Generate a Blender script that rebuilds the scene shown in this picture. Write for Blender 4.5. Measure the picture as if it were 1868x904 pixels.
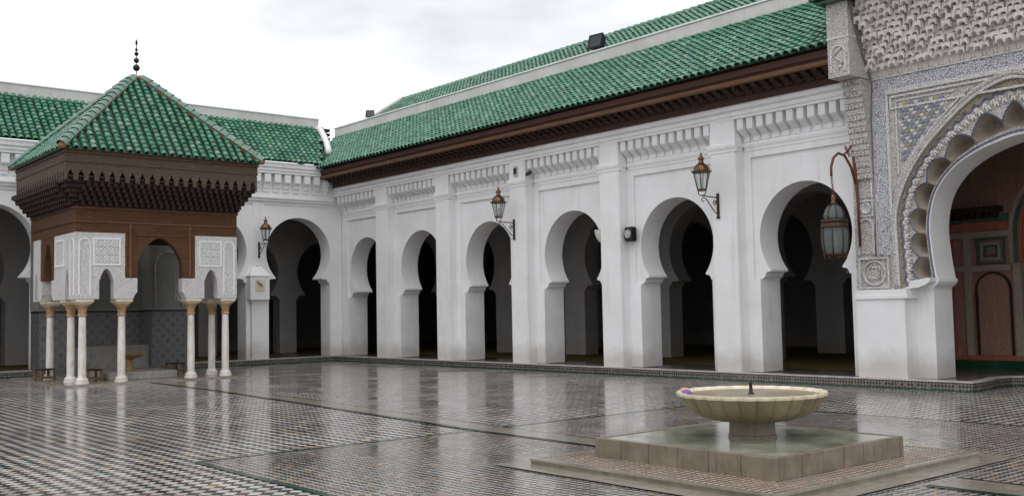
import bpy, bmesh, math, random
from mathutils import Vector, Matrix
random.seed(7)
PI = math.pi
for o in list(bpy.data.objects): bpy.data.objects.remove(o)
sc = bpy.context.scene
COL = sc.collection

# ------------------------------------------------------------------ camera
cam_d = bpy.data.cameras.new('camera'); cam = bpy.data.objects.new('camera', cam_d); COL.objects.link(cam)
CAMLOC = Vector((31.007, -17.794, 1.6))
yaw, pitch, roll = math.radians(140.1355), math.radians(3.5688), math.radians(-1.117)
F = Vector((math.cos(pitch)*math.cos(yaw), math.cos(pitch)*math.sin(yaw), math.sin(pitch)))
R = F.cross(Vector((0, 0, 1))).normalized(); U = R.cross(F)
R2 = math.cos(roll)*R + math.sin(roll)*U; U2 = -math.sin(roll)*R + math.cos(roll)*U
M = Matrix((R2, U2, -F)).transposed().to_4x4(); M.translation = CAMLOC
cam.matrix_world = M
cam_d.lens = 35.6207; cam_d.sensor_width = 36; cam_d.sensor_fit = 'HORIZONTAL'
cam_d.clip_start = 0.1; cam_d.clip_end = 2000
sc.camera = cam

# ------------------------------------------------------------------ sky, sun, exposure
SUN_EL, SUN_AZ = math.radians(58), math.radians(-60)
W = bpy.data.worlds.new('World'); sc.world = W; W.use_nodes = True
nt = W.node_tree; nt.nodes.clear()
def N(t, typ, **kw):
    n = t.nodes.new(typ)
    for k, v in kw.items():
        if k in n.inputs: n.inputs[k].default_value = v
        else: setattr(n, k, v)
    return n
out = N(nt, 'ShaderNodeOutputWorld'); bg = N(nt, 'ShaderNodeBackground', Strength=0.121)
sky = N(nt, 'ShaderNodeTexSky', sky_type='NISHITA', sun_disc=False, sun_elevation=SUN_EL, sun_rotation=SUN_AZ)
tc = N(nt, 'ShaderNodeTexCoord'); mp = N(nt, 'ShaderNodeMapping'); mp.inputs['Scale'].default_value = (1, 1, 3.2)
nz = N(nt, 'ShaderNodeTexNoise', Scale=2.1, Detail=5.0, Roughness=0.55)
rp = N(nt, 'ShaderNodeValToRGB')
rp.color_ramp.elements[0].position = .32; rp.color_ramp.elements[0].color = (6.6, 6.7, 7.1, 1)
rp.color_ramp.elements[1].position = .53; rp.color_ramp.elements[1].color = (10.0, 10.05, 10.35, 1)
mx = N(nt, 'ShaderNodeMix', data_type='RGBA'); mx.inputs[0].default_value = .95
nt.links.new(tc.outputs['Generated'], mp.inputs[0]); nt.links.new(mp.outputs[0], nz.inputs['Vector'])
nt.links.new(nz.outputs['Fac'], rp.inputs[0]); nt.links.new(sky.outputs[0], mx.inputs[6]); nt.links.new(rp.outputs[0], mx.inputs[7])
nt.links.new(mx.outputs[2], bg.inputs['Color']); nt.links.new(bg.outputs[0], out.inputs[0])
sun_d = bpy.data.lights.new('sun', 'SUN'); sun_d.energy = .85; sun_d.angle = math.radians(60); sun_d.color = (1, .97, .93)
sun = bpy.data.objects.new('sun', sun_d); COL.objects.link(sun)
sdir = Vector((math.cos(SUN_EL)*.75, -math.cos(SUN_EL)*.66, math.sin(SUN_EL)))
sun.rotation_euler = sdir.to_track_quat('Z', 'Y').to_euler(); sun.location = (10, -10, 30)
sc.view_settings.view_transform = 'Standard'; sc.view_settings.look = 'None'
sc.view_settings.exposure = 0.0; sc.view_settings.gamma = 1; sc.view_settings.use_curve_mapping = False
sc.render.engine = 'CYCLES'; sc.cycles.max_bounces = 7; sc.cycles.diffuse_bounces = 4

# ------------------------------------------------------------------ materials
def S(c):  # srgb 0..255 -> linear
    return tuple(((v/255)/12.92 if v/255 <= .04045 else ((v/255+.055)/1.055)**2.4) for v in c) + (1,)
class MT:
    """small node-graph helper"""
    def __init__(s, name, rough=.6, spec=.5, metal=0):
        s.m = bpy.data.materials.new(name); s.m.use_nodes = True; s.t = s.m.node_tree
        s.b = s.t.nodes['Principled BSDF']; s.b.inputs['Roughness'].default_value = rough
        s.b.inputs['Specular IOR Level'].default_value = spec; s.b.inputs['Metallic'].default_value = metal
        s._pos = None
    def n(s, typ, **kw): return N(s.t, typ, **kw)
    def l(s, a, b): s.t.links.new(a, b)
    def pos(s):
        if not s._pos: s._pos = s.n('ShaderNodeNewGeometry').outputs['Position']
        return s._pos
    def mapping(s, vec=None, scale=(1, 1, 1), rot=(0, 0, 0), loc=(0, 0, 0)):
        m = s.n('ShaderNodeMapping'); m.inputs['Scale'].default_value = scale; m.inputs['Rotation'].default_value = rot; m.inputs['Location'].default_value = loc
        s.l(vec if vec else s.pos(), m.inputs[0]); return m.outputs[0]
    def noise(s, scale, detail=4, rough=.55, vec=None, out='Fac'):
        k = s.n('ShaderNodeTexNoise', Scale=scale, Detail=detail, Roughness=rough); s.l(vec if vec else s.pos(), k.inputs['Vector']); return k.outputs[out]
    def vor(s, scale, vec=None, feature='F1', out='Distance', rnd=1.0):
        k = s.n('ShaderNodeTexVoronoi', feature=feature, Scale=scale, Randomness=rnd); s.l(vec if vec else s.pos(), k.inputs['Vector']); return k.outputs[out]
    def ramp(s, fac, stops, const=False):
        k = s.n('ShaderNodeValToRGB'); e = k.color_ramp.elements
        if const: k.color_ramp.interpolation = 'CONSTANT'
        while len(e) < len(stops): e.new(.5)
        for i, (p, c) in enumerate(stops): e[i].position = p; e[i].color = c if len(c) == 4 else tuple(c)+(1,)
        s.l(fac, k.inputs[0]); return k.outputs[0]
    def mix(s, fac, a, b, mode='MIX'):
        k = s.n('ShaderNodeMix', data_type='RGBA', blend_type=mode)
        for i, v in ((0, fac), (6, a), (7, b)):
            if hasattr(v, 'node'): s.l(v, k.inputs[i])
            else: k.inputs[i].default_value = v
        return k.outputs[2]
    def math(s, op, a, b=None):
        k = s.n('ShaderNodeMath', operation=op)
        for i, v in ((0, a), (1, b)):
            if v is None: continue
            if hasattr(v, 'node'): s.l(v, k.inputs[i])
            else: k.inputs[i].default_value = v
        return k.outputs[0]
    def color(s, c):
        if hasattr(c, 'node'): s.l(c, s.b.inputs['Base Color'])
        else: s.b.inputs['Base Color'].default_value = c
    def bump(s, h, strength=.3, dist=.02, prev=None):
        k = s.n('ShaderNodeBump', Strength=strength, Distance=dist); s.l(h, k.inputs['Height'])
        if prev: s.l(prev, k.inputs['Normal'])
        s.l(k.outputs[0], s.b.inputs['Normal']); return k.outputs[0]
    def rough(s, f): s.l(f, s.b.inputs['Roughness'])
G = {}
def mk(name, **kw):
    m = MT(name, **kw); G[name] = m.m; return m
# white lime plaster
def plaster(name, c, dirt, stainc, bumps=.18):
    m = mk(name, rough=.75, spec=.25)
    a = m.mix(m.ramp(m.noise(1.1, 6, .6), [(.35, (0, 0, 0)), (.7, (1, 1, 1))]), c, dirt)
    st = m.ramp(m.noise(1.0, 5, .65, m.mapping(scale=(5, 5, .45))), [(.56, (0, 0, 0)), (.78, (1, 1, 1))])
    a = m.mix(m.math('MULTIPLY', st, .5), a, stainc)
    sp = m.n('ShaderNodeSeparateXYZ'); m.l(m.pos(), sp.inputs[0])
    h = m.math('ADD', sp.outputs[2], m.math('MULTIPLY', m.noise(2.3, 5, .65), -.75))
    low = m.ramp(h, [(.0, (1, 1, 1)), (.38, (0, 0, 0))])   # rain splash stains above the floor
    a = m.mix(m.math('MULTIPLY', low, .42), a, S((150, 140, 122)))
    m.color(a)
    b = m.bump(m.noise(7, 6, .7), bumps, .02); m.bump(m.noise(1.6, 3), .25, .05, b)
    return m
plaster('white_plaster', (.85, .85, .86, 1), (.755, .755, .755, 1), (.56, .56, .54, 1))
plaster('shaded_inner_plaster', (.40, .39, .38, 1), (.33, .32, .31, 1), (.26, .25, .24, 1))  # white plaster darkened so its colour carries the shade of the halls
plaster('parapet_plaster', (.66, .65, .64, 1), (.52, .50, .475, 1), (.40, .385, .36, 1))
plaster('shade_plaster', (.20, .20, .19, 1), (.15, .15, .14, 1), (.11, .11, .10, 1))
# carved stucco
def stucco(name, base, deep, tints, scale=24, strength=.9):
    m = mk(name, rough=.8, spec=.2)
    w = m.noise(7, 2, .5, out='Color'); vec = m.mix(.05, m.pos(), w)
    v1 = m.vor(scale, vec, 'DISTANCE_TO_EDGE'); v2 = m.vor(scale*.42, vec, 'F1'); v3 = m.vor(scale*2.1, vec, 'F1')
    rings = m.math('PINGPONG', m.math('MULTIPLY', v2, 3.2), .5)
    h = m.math('ADD', m.ramp(v1, [(.02, (0, 0, 0)), (.12, (1, 1, 1))]), m.math('ADD', rings, m.math('MULTIPLY', v3, -.5)))
    hh = m.ramp(m.math('MULTIPLY', h, .7), [(.1, (0, 0, 0)), (.6, (1, 1, 1))])
    c = m.mix(hh, deep, base)
    t = m.noise(scale*.38, 2, .6)
    for lo, hi, col, f in tints:
        k = m.ramp(t, [(lo, (0, 0, 0)), ((lo+hi)/2, (1, 1, 1)), (hi, (0, 0, 0))])
        c = m.mix(m.math('MULTIPLY', k, f), c, col)
        t = m.noise(scale*.5+lo*9, 2, .6)
    c = m.mix(m.math('MULTIPLY', m.noise(1.3, 4), .16), c, S((150, 140, 128)))
    m.color(c); m.bump(h, strength, .015); return m
stucco('carved_stucco', S((236, 233, 228)), S((178, 173, 168)), [(.52, .72, S((136, 146, 176)), .28), (.56, .74, S((190, 154, 118)), .26)], 28)
stucco('white_stucco', S((246, 245, 244)), S((200, 197, 196)), [(.6, .8, S((206, 206, 220)), .2)], 30, .8)
stucco('blue_stucco', S((236, 236, 238)), S((136, 142, 166)), [(.46, .6, S((150, 158, 186)), .25)], 26, 1.0)
stucco('tan_stucco', S((190, 182, 172)), S((146, 134, 120)), [(.44, .62, S((140, 114, 90)), .5), (.5, .7, S((138, 140, 132)), .4)], 46, .3)
stucco('gilt_stucco', S((216, 208, 188)), S((146, 134, 116)), [(.46, .62, S((184, 156, 84)), .45), (.5, .72, S((178, 144, 132)), .35)], 34)
stucco('muqarnas_plaster', S((240, 236, 230)), S((220, 214, 207)), [(.58, .76, S((184, 142, 110)), .34), (.60, .78, S((140, 148, 176)), .30), (.64, .8, S((160, 152, 96)), .25)], 42, .25)
stucco('blue_paint', S((112, 122, 152)), S((78, 86, 116)), [], 30, .3)
# wood
def wood(name, c1, c2, axis=0, carve=0, rough=.6):
    m = mk(name, rough=rough, spec=.3)
    sc_ = [14, 14, 14]; sc_[axis] = 1.2
    n1 = m.noise(1.6, 6, .65, m.mapping(scale=sc_))
    c = m.mix(m.ramp(n1, [(.3, (0, 0, 0)), (.7, (1, 1, 1))]), c1, c2)
    c = m.mix(m.math('MULTIPLY', m.ramp(m.noise(1.2, 4), [(.45, (0, 0, 0)), (.75, (1, 1, 1))]), .5), c, tuple(v*.5 for v in c1[:3])+(1,))
    if carve:
        v = m.vor(carve, None, 'DISTANCE_TO_EDGE'); wv2 = m.math('PINGPONG', m.math('MULTIPLY', m.vor(carve*.45), 3.0), .5)
        h = m.math('ADD', m.ramp(v, [(.02, (0, 0, 0)), (.15, (1, 1, 1))]), wv2)
        c = m.mix(m.ramp(m.math('MULTIPLY', h, .5), [(.2, (1, 1, 1)), (.6, (0, 0, 0))]), c, tuple(v*(.66 if name.startswith(('door', 'weather')) else .38) for v in c1[:3])+(1,))
        m.color(c); m.bump(h, .9, .02)
    else:
        m.color(c); m.bump(n1, .3, .015)
    return m
wood('weathered_wood_y', S((128, 110, 92)), S((94, 78, 64)), 1, 40)
wood('weathered_wood_x', S((128, 110, 92)), S((94, 78, 64)), 0, 40)
wood('carved_wood', S((138, 98, 68)), S((88, 60, 42)), 1, 26)
wood('dark_wood', S((64, 46, 36)), S((40, 28, 22)), 1)
wood('red_wood', S((84, 52, 40)), S((58, 36, 28)), 0)
wood('red_wood_y', S((130, 90, 64)), S((98, 64, 46)), 1)
wood('gold_wood', S((120, 86, 60)), S((84, 58, 42)), 0)
wood('eave_dark_wood', S((84, 50, 38)), S((50, 32, 26)), 0)
wood('stool_wood', S((120, 98, 66)), S((88, 68, 44)), 2)
wood('ceiling_wood', S((64, 50, 40)), S((40, 30, 24)), 0)
wood('door_wood', S((206, 160, 138)), S((176, 130, 110)), 2, 22)
wood('door_red', S((180, 108, 88)), S((146, 84, 68)), 2)
wood('door_green', S((104, 138, 114)), S((76, 106, 90)), 2, 30)
wood('door_pale', S((222, 202, 186)), S((196, 172, 154)), 2, 30)
# glazed roof tile
def glaze(name, cols, dirt):
    m = mk(name, rough=.24, spec=.6)
    g = m.n('ShaderNodeNewGeometry'); oi = m.n('ShaderNodeObjectInfo')
    r = m.math('FRACT', m.math('ADD', g.outputs['Random Per Island'], oi.outputs['Random']))
    c = m.ramp(r, [(i/(len(cols)-1), k) for i, k in enumerate(cols)])
    c = m.mix(m.math('MULTIPLY', m.ramp(m.noise(1.1, 5, .6), [(.4, (0, 0, 0)), (.72, (1, 1, 1))]), .45), c, dirt)
    c = m.mix(m.ramp(m.noise(34, 3, .6), [(.62, (0, 0, 0)), (.74, (1, 1, 1))]), c, S((120, 118, 96)))
    m.color(c); m.rough(m.ramp(m.noise(9, 3), [(.3, (.16, .16, .16)), (.75, (.45, .45, .45))]))
    m.bump(m.noise(30, 3), .15, .01); return m
glaze('green_tile', [S((30, 104, 72)), S((66, 136, 104)), S((24, 90, 66)), S((92, 150, 124)), S((42, 120, 88)), S((118, 154, 134)), S((34, 104, 92)), S((76, 130, 90))], S((54, 88, 70)))
glaze('hip_tile', [S((78, 124, 108)), S((104, 140, 126)), S((66, 112, 96))], S((132, 128, 112)))
m = mk('pan_tile', rough=.35, spec=.5); m.color(m.mix(m.noise(3, 4), S((8, 52, 36)), S((26, 50, 34)))); m.bump(m.noise(20, 3), .2, .01)
m = mk('shadowed_tile_clay', rough=.8); m.color(m.mix(m.noise(9, 4), S((40, 50, 40)), S((62, 54, 42))))  # shadow under each course painted into the unglazed inside of the tiles
m = mk('mortar', rough=.85); m.color(m.mix(m.noise(9, 4), S((150, 110, 78)), S((116, 92, 66)))); m.bump(m.noise(24, 4), .6, .02)
# zellij mosaics
def zellij(name, s, ang, dark, light, rough=.12, axes=None, wet=True, coat=.35, spec=.22, r0=.24):
    m = mk(name, rough=rough, spec=.5)
    vec = m.mapping(scale=(1/s, 1/s, 0), rot=(0, 0, ang), loc=(0, 0, .5)) if axes is None else m.mapping(axes(m), scale=(1/s, 1/s, 1/s), rot=(0, 0, ang))
    ck = m.n('ShaderNodeTexChecker', Scale=1.0); m.l(vec, ck.inputs['Vector'])
    fl = m.n('ShaderNodeVectorMath', operation='FLOOR'); m.l(vec, fl.inputs[0])
    wn = m.n('ShaderNodeTexWhiteNoise', noise_dimensions='3D'); m.l(fl.outputs[0], wn.inputs['Vector'])
    runs = m.noise(.55, 1, .5, m.mapping(fl.outputs[0], scale=(.5, .5, 0)))
    k = m.math('FRACT', m.math('ADD', m.math('MULTIPLY', wn.outputs['Value'], .75), m.math('MULTIPLY', runs, 1.3)))
    dk = m.ramp(k, dark, True)
    lt = m.mix(wn.outputs['Value'], light[0], light[1])
    c = m.mix(ck.outputs['Fac'], lt, dk)
    fr = m.n('ShaderNodeVectorMath', operation='FRACTION'); m.l(vec, fr.inputs[0]); sp = m.n('ShaderNodeSeparateXYZ'); m.l(fr.outputs[0], sp.inputs[0])
    e = m.math('MINIMUM', m.math('PINGPONG', sp.outputs[0], .5), m.math('PINGPONG', sp.outputs[1], .5))
    c = m.mix(m.ramp(e, [(.02, (1, 1, 1)), (.05, (0, 0, 0))]), c, S((70, 66, 60)))
    c = m.mix(m.math('MULTIPLY', m.ramp(m.noise(.5, 5, .6), [(.4, (0, 0, 0)), (.7, (1, 1, 1))]), .35), c, S((108, 105, 100)))
    m.color(c)
    if wet:
        wetn = m.noise(.33, 5, .6)
        m.l(m.math('MULTIPLY', m.ramp(wetn, [(.38, (0, 0, 0)), (.62, (1, 1, 1))]), coat), m.b.inputs['Coat Weight']); m.b.inputs['Coat Roughness'].default_value = .10; m.b.inputs['Coat IOR'].default_value = 1.33
        m.b.inputs['Specular IOR Level'].default_value = spec
        m.rough(m.ramp(m.noise(.9, 6, .65), [(.38, (r0-.03, r0-.03, r0-.03)), (.7, (r0+.20, r0+.20, r0+.20))]))
        b = m.bump(m.noise(16, 4, .6), .05, .012); b = m.bump(wn.outputs['Value'], .04, .012, b); m.bump(m.noise(2.0, 3), .06, .03, b)
    return m
TS = .115
K, GR, BR, TE, OC, BL = S((26, 26, 28)), S((36, 70, 56)), S((84, 66, 60)), S((116, 98, 88)), S((150, 116, 62)), S((44, 52, 72))
zellij('zellij_coarse', TS, PI/4, [(0, K), (.30, GR), (.46, K), (.62, BR), (.76, K), (.86, OC), (.91, S((46, 42, 44)))], [S((208, 204, 200)), S((178, 171, 166))], coat=.34, spec=.26, r0=.13)
zellij('zellij_fine', .062, PI/4, [(0, K), (.25, TE), (.42, K), (.58, BR), (.72, GR), (.82, K), (.92, OC)], [S((180, 175, 170)), S((154, 147, 141))], coat=.45, spec=.3, r0=.12)
zellij('zellij_platform', .05, PI/4, [(0, S((46, 44, 54))), (.4, S((132, 96, 78))), (.55, S((60, 54, 62)))], [S((196, 182, 164)), S((176, 150, 124))])
def vert_axes(m):
    sp = m.n('ShaderNodeSeparateXYZ'); m.l(m.pos(), sp.inputs[0]); cb = m.n('ShaderNodeCombineXYZ')
    m.l(m.math('ADD', sp.outputs[0], sp.outputs[1]), cb.inputs[0]); m.l(sp.outputs[2], cb.inputs[1]); return cb.outputs[0]
zellij('zellij_kerb', .046, PI/4, [(0, K), (.66, S((40, 44, 42))), (.8, TE), (.86, K), (.9, GR)], [S((128, 124, 116)), S((104, 100, 92))], .25, vert_axes, False)
def rosettes():
    m = mk('zellij_rosette', rough=.25)
    vec = m.mapping(vert_axes(m), scale=(4.6, 4.6, 4.6), rot=(0, 0, PI/4))
    fr = m.n('ShaderNodeVectorMath', operation='FRACTION'); m.l(vec, fr.inputs[0])
    sb = m.n('ShaderNodeVectorMath', operation='SUBTRACT'); m.l(fr.outputs[0], sb.inputs[0]); sb.inputs[1].default_value = (.5, .5, 0)
    sp = m.n('ShaderNodeSeparateXYZ'); m.l(sb.outputs[0], sp.inputs[0])
    r = m.math('SQRT', m.math('ADD', m.math('POWER', sp.outputs[0], 2), m.math('POWER', sp.outputs[1], 2)))
    a = m.math('ARCTAN2', sp.outputs[1], sp.outputs[0])
    star = m.math('ADD', r, m.math('MULTIPLY', m.math('COSINE', m.math('MULTIPLY', a, 8)), .035))
    base = m.mix(m.ramp(m.vor(20, vec, 'DISTANCE_TO_EDGE'), [(.05, (0, 0, 0)), (.14, (1, 1, 1))]), S((128, 132, 134)), S((44, 56, 66)))
    c = m.mix(m.ramp(star, [(.36, (0, 0, 0)), (.365, (1, 1, 1))]), m.ramp(star, [(0, K), (.09, S((120, 112, 104))), (.13, S((104, 66, 44))), (.19, S((110, 112, 112))), (.22, S((42, 70, 70))), (.29, S((122, 120, 116))), (.32, S((110, 90, 60)))], True), base)
    m.color(c)
rosettes()
# marble and stone
def marble(name, a, b, c, rough=.25, scale=2.4, coat=.5):
    m = mk(name, rough=rough)
    v = m.noise(scale, 8, .65); k = m.mix(m.ramp(v, [(.35, (0, 0, 0)), (.65, (1, 1, 1))]), a, b)
    k = m.mix(m.math('MULTIPLY', m.ramp(m.noise(scale*1.7, 6, .7, m.mapping(scale=(2.2, 2.2, .6))), [(.52, (0, 0, 0)), (.7, (1, 1, 1))]), .7), k, c)
    m.color(k); m.b.inputs['Coat Weight'].default_value = coat; m.b.inputs['Coat Roughness'].default_value = .1
    m.bump(m.noise(18, 5), .12, .01); return m
marble('column_marble', S((232, 229, 225)), S((214, 206, 194)), S((184, 156, 126)), .35, 3.0, .1)
marble('capital_marble', S((186, 158, 124)), S((152, 114, 80)), S((124, 84, 56)), .5, 7, 0)
marble('ochre_marble', S((160, 136, 92)), S((130, 100, 58)), S((104, 74, 44)), .4, 6, .1)
marble('bowl_marble', S((142, 132, 106)), S((112, 102, 78)), S((146, 106, 54)), .4, 3.2, .1)
marble('rim_marble', S((226, 218, 198)), S((206, 192, 164)), S((190, 164, 120)), .35, 6, .1)
marble('block_marble', S((130, 120, 102)), S((102, 92, 76)), S((80, 66, 48)), .4, 3.5, .2)
marble('wet_marble', S((150, 144, 132)), S((122, 115, 102)), S((108, 92, 72)), .24, 3, .3)
marble('wet_green_marble', S((176, 178, 160)), S((144, 150, 132)), S((120, 120, 98)), .16, 3, .35)
marble('kerb_marble', S((196, 192, 184)), S((174, 168, 158)), S((150, 138, 120)), .25, 4, .2)
marble('grey_marble', S((150, 146, 140)), S((124, 120, 114)), S((100, 92, 82)), .4, 3, .1)
m = mk('gallery_tile', rough=.2); m.color(m.mix(m.noise(2, 5), S((96, 96, 92)), S((70, 72, 68)))); m.bump(m.noise(12, 3), .06, .01)
m = mk('green_glaze', rough=.15); m.color(m.mix(m.noise(8, 4), S((34, 76, 56)), S((24, 54, 42)))); m.bump(m.noise(20, 3), .08, .01)
m = mk('reed_mat', rough=.9, spec=.1)
wv = m.n('ShaderNodeTexWave', Scale=9.0, Distortion=.6); m.l(m.pos(), wv.inputs['Vector'])
m.color(m.mix(wv.outputs['Fac'], S((84, 72, 44)), S((112, 96, 62)))); m.bump(wv.outputs['Fac'], .4, .01)
m = mk('copper', rough=.38, metal=1.0, spec=.5); m.color(m.mix(m.noise(14, 4), S((128, 100, 76)), S((80, 62, 50))))
m = mk('iron', rough=.55, metal=.6); m.color(m.mix(m.noise(16, 4), S((90, 66, 52)), S((52, 42, 38))))
m = mk('rusty_iron', rough=.65, metal=.3); m.color(m.mix(m.noise(22, 5), S((128, 78, 52)), S((74, 48, 38))))
m = mk('dark_metal', rough=.45, metal=.5); m.color(m.mix(m.noise(14, 4), S((44, 44, 48)), S((26, 26, 30))))
m = mk('bronze_ball', rough=.4, metal=.7); m.color(m.mix(m.noise(12, 4), S((62, 50, 54)), S((36, 34, 40))))
m = mk('black_plastic', rough=.45); m.color(S((30, 30, 32)))
m = mk('grey_plastic', rough=.5); m.color(S((176, 176, 170)))
m = mk('white_plastic', rough=.4); m.color(S((206, 208, 198)))
m = mk('cable_rubber', rough=.6); m.color(S((110, 106, 100)))
m = mk('orange_petals', rough=.7); m.color(m.mix(m.noise(40, 3), S((226, 176, 130)), S((204, 130, 90))))
m = mk('purple_petals', rough=.7); m.color(m.mix(m.noise(40, 3), S((124, 108, 180)), S((92, 78, 150))))
def glass(name, col, tr=.92, rough=.05):
    m = mk(name, rough=rough); m.color(col); m.b.inputs['Transmission Weight'].default_value = tr; m.b.inputs['IOR'].default_value = 1.12
glass('lantern_glass', (.86, .9, .9, 1)); glass('old_glass', (.26, .30, .29, 1), .55, .22)
m = mk('water', rough=.02, spec=.8); m.color(S((186, 186, 160))); m.b.inputs['IOR'].default_value = 1.33
m.bump(m.noise(7, 2), .012, .02)
m = mk('water_film', rough=.13, spec=.5); m.color(m.mix(m.ramp(m.noise(3, 6, .6), [(.35, (0, 0, 0)), (.68, (1, 1, 1))]), S((164, 166, 148)), S((112, 116, 98)))); m.bump(m.noise(9, 3), .05, .02)
m = mk('dark_glass', rough=.08); m.color(S((46, 50, 52)))
for nm, c in (('scale_blue', (122, 134, 160)), ('scale_ochre', (166, 156, 112)), ('scale_white', (214, 211, 206)), ('scale_grey', (150, 154, 164)), ('scale_green', (120, 138, 130))):
    m = mk(nm, rough=.3); m.color(m.mix(m.noise(30, 3), S(c), S(tuple(int(v*.8) for v in c))))

# ------------------------------------------------------------------ object helpers
WL = {}
def wl(p):
    return WL.get(p.name, Vector((0, 0, 0))) if p else Vector((0, 0, 0))
def tag(o, label=None, cat=None, group=None, kind=None):
    if label: o['label'] = label
    if cat: o['category'] = cat
    if group: o['group'] = group
    if kind: o['kind'] = kind
    return o
def thing(name, loc, label, cat, group=None):
    o = bpy.data.objects.new(name, None); COL.objects.link(o); o.location = loc; o.empty_display_size = .2
    WL[o.name] = Vector(loc); return tag(o, label, cat, group)
def mesh(name, vs, fs, mat, parent=None, smooth=False, ang=None, recalc=True):
    off = wl(parent)
    me = bpy.data.meshes.new(name); me.from_pydata([tuple(Vector(v)-off) for v in vs], [], fs)
    if recalc:
        bm = bmesh.new(); bm.from_mesh(me); bmesh.ops.recalc_face_normals(bm, faces=bm.faces); bm.to_mesh(me); bm.free()
    me.materials.append(G[mat] if isinstance(mat, str) else mat)
    if smooth or ang:
        for p in me.polygons: p.use_smooth = True
        if ang: me.set_sharp_from_angle(angle=math.radians(ang))
    me.update()
    o = bpy.data.objects.new(name, me); COL.objects.link(o)
    if parent: o.parent = parent
    WL[o.name] = off.copy()
    return o
class MB:
    def __init__(s): s.v = []; s.f = []
    def add(s, vs, fs):
        k = len(s.v); s.v += [tuple(v) for v in vs]; s.f += [tuple(i+k for i in f) for f in fs]; return s
    def box(s, x0, x1, y0, y1, z0, z1):
        return s.add([(x, y, z) for z in (z0, z1) for y in (y0, y1) for x in (x0, x1)],
                     [(0, 2, 3, 1), (4, 5, 7, 6), (0, 1, 5, 4), (2, 6, 7, 3), (0, 4, 6, 2), (1, 3, 7, 5)])
    def prism(s, poly, axis, a0, a1):
        n = len(poly)
        def P(p, a):
            return {'y': (p[0], a, p[1]), 'x': (a, p[0], p[1]), 'z': (p[0], p[1], a)}[axis]
        return s.add([P(p, a0) for p in poly] + [P(p, a1) for p in poly],
                     [tuple(range(n)), tuple(range(2*n-1, n-1, -1))] + [(i, i+n, (i+1) % n+n, (i+1) % n) for i in range(n)])
    def lathe(s, prof, c, seg=16, rf=None):
        n = len(prof); vs = []; fs = []
        for j in range(seg):
            a = 2*PI*j/seg
            for i, (r, z) in enumerate(prof):
                q = r*(rf(a, i) if rf else 1); vs.append((c[0]+q*math.cos(a), c[1]+q*math.sin(a), c[2]+z))
        for j in range(seg):
            k = (j+1) % seg
            for i in range(n-1): fs.append((j*n+i, k*n+i, k*n+i+1, j*n+i+1))
        if prof[0][0] > 1e-5: fs.append(tuple(j*n for j in range(seg))[::-1])
        if prof[-1][0] > 1e-5: fs.append(tuple(j*n+n-1 for j in range(seg)))
        return s.add(vs, fs)
    def tube(s, pts, r, seg=6, r1=None):
        pts = [Vector(p) for p in pts]; vs = []; fs = []; n = len(pts); up = Vector((.31, .17, .93)).normalized()
        for i, p in enumerate(pts):
            d = (pts[min(i+1, n-1)]-pts[max(i-1, 0)]).normalized()
            a = d.cross(up)
            if a.length < 1e-3: a = d.cross(Vector((1, 0, 0)))
            a.normalize(); b = d.cross(a); rr = r if r1 is None else r+(r1-r)*i/(n-1)
            for j in range(seg):
                t = 2*PI*j/seg; vs.append(p+a*rr*math.cos(t)+b*rr*math.sin(t))
        for i in range(n-1):
            for j in range(seg): fs.append((i*seg+j, i*seg+(j+1) % seg, (i+1)*seg+(j+1) % seg, (i+1)*seg+j))
        fs += [tuple(range(seg))[::-1], tuple(range((n-1)*seg, n*seg))]
        return s.add(vs, fs)
    def build(s, name, mat, parent=None, **kw): return mesh(name, s.v, s.f, mat, parent, **kw)
def box(name, mat, parent, *b, bevel=0):
    o = MB().box(*b).build(name, mat, parent)
    if bevel:
        bm = bmesh.new(); bm.from_mesh(o.data); bmesh.ops.bevel(bm, geom=bm.edges[:], offset=bevel, segments=2, affect='EDGES', profile=.6); bm.to_mesh(o.data); bm.free()
    return o
def prism(name, mat, parent, poly, axis, a0, a1, **kw): return MB().prism(poly, axis, a0, a1).build(name, mat, parent, **kw)
def copy_tree(o, loc=None, rz=None, label=None, parent=None, scale=None):
    c = o.copy(); COL.objects.link(c); c.parent = parent
    if loc: c.location = loc
    if rz is not None: c.rotation_euler[2] = rz
    if scale: c.scale = (scale,)*3
    if label: c['label'] = label
    for ch in list(o.children): copy_tree(ch, parent=c)
    return c
def share(o, name, loc=None, mw=None, parent=None):
    """another piece with the same mesh"""
    c = bpy.data.objects.new(name, o.data if hasattr(o, 'data') else o); COL.objects.link(c)
    if parent: c.parent = parent
    if loc: c.location = loc
    if mw is not None: c.matrix_basis = mw
    WL[c.name] = wl(parent); return c
def arc(cx, cz, r, a0, a1, n): return [(cx+r*math.cos(a0+(a1-a0)*i/n), cz+r*math.sin(a0+(a1-a0)*i/n)) for i in range(n+1)]
def horseshoe(cx, rad, cz, zf, hj, zb, zi=None, n=40):
    """outline left base -> right base of a horseshoe arch opening with impost blocks"""
    hf = math.sqrt(max(rad*rad-(zf-cz)**2, .01)); a = math.asin((zf-cz)/rad); zi = zi if zi else zf-.21
    imp = [(hj, zb), (hj, zi), (hj-.02, zi), (hj-.02, zi+.025), (hj-.05, zi+.03), (hj-.085, zi+.06), (hj-.10, zi+.11), (hj-.14, zi+.15), (hf+.005, zi+.16), (hf-.012, zi+.165), (hf-.012, zf)]
    L = [(cx-h, z) for h, z in imp]; Rr = [(cx+h, z) for h, z in reversed(imp)]
    return L + arc(cx, cz, rad, PI-a, a, n) + Rr
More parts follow.
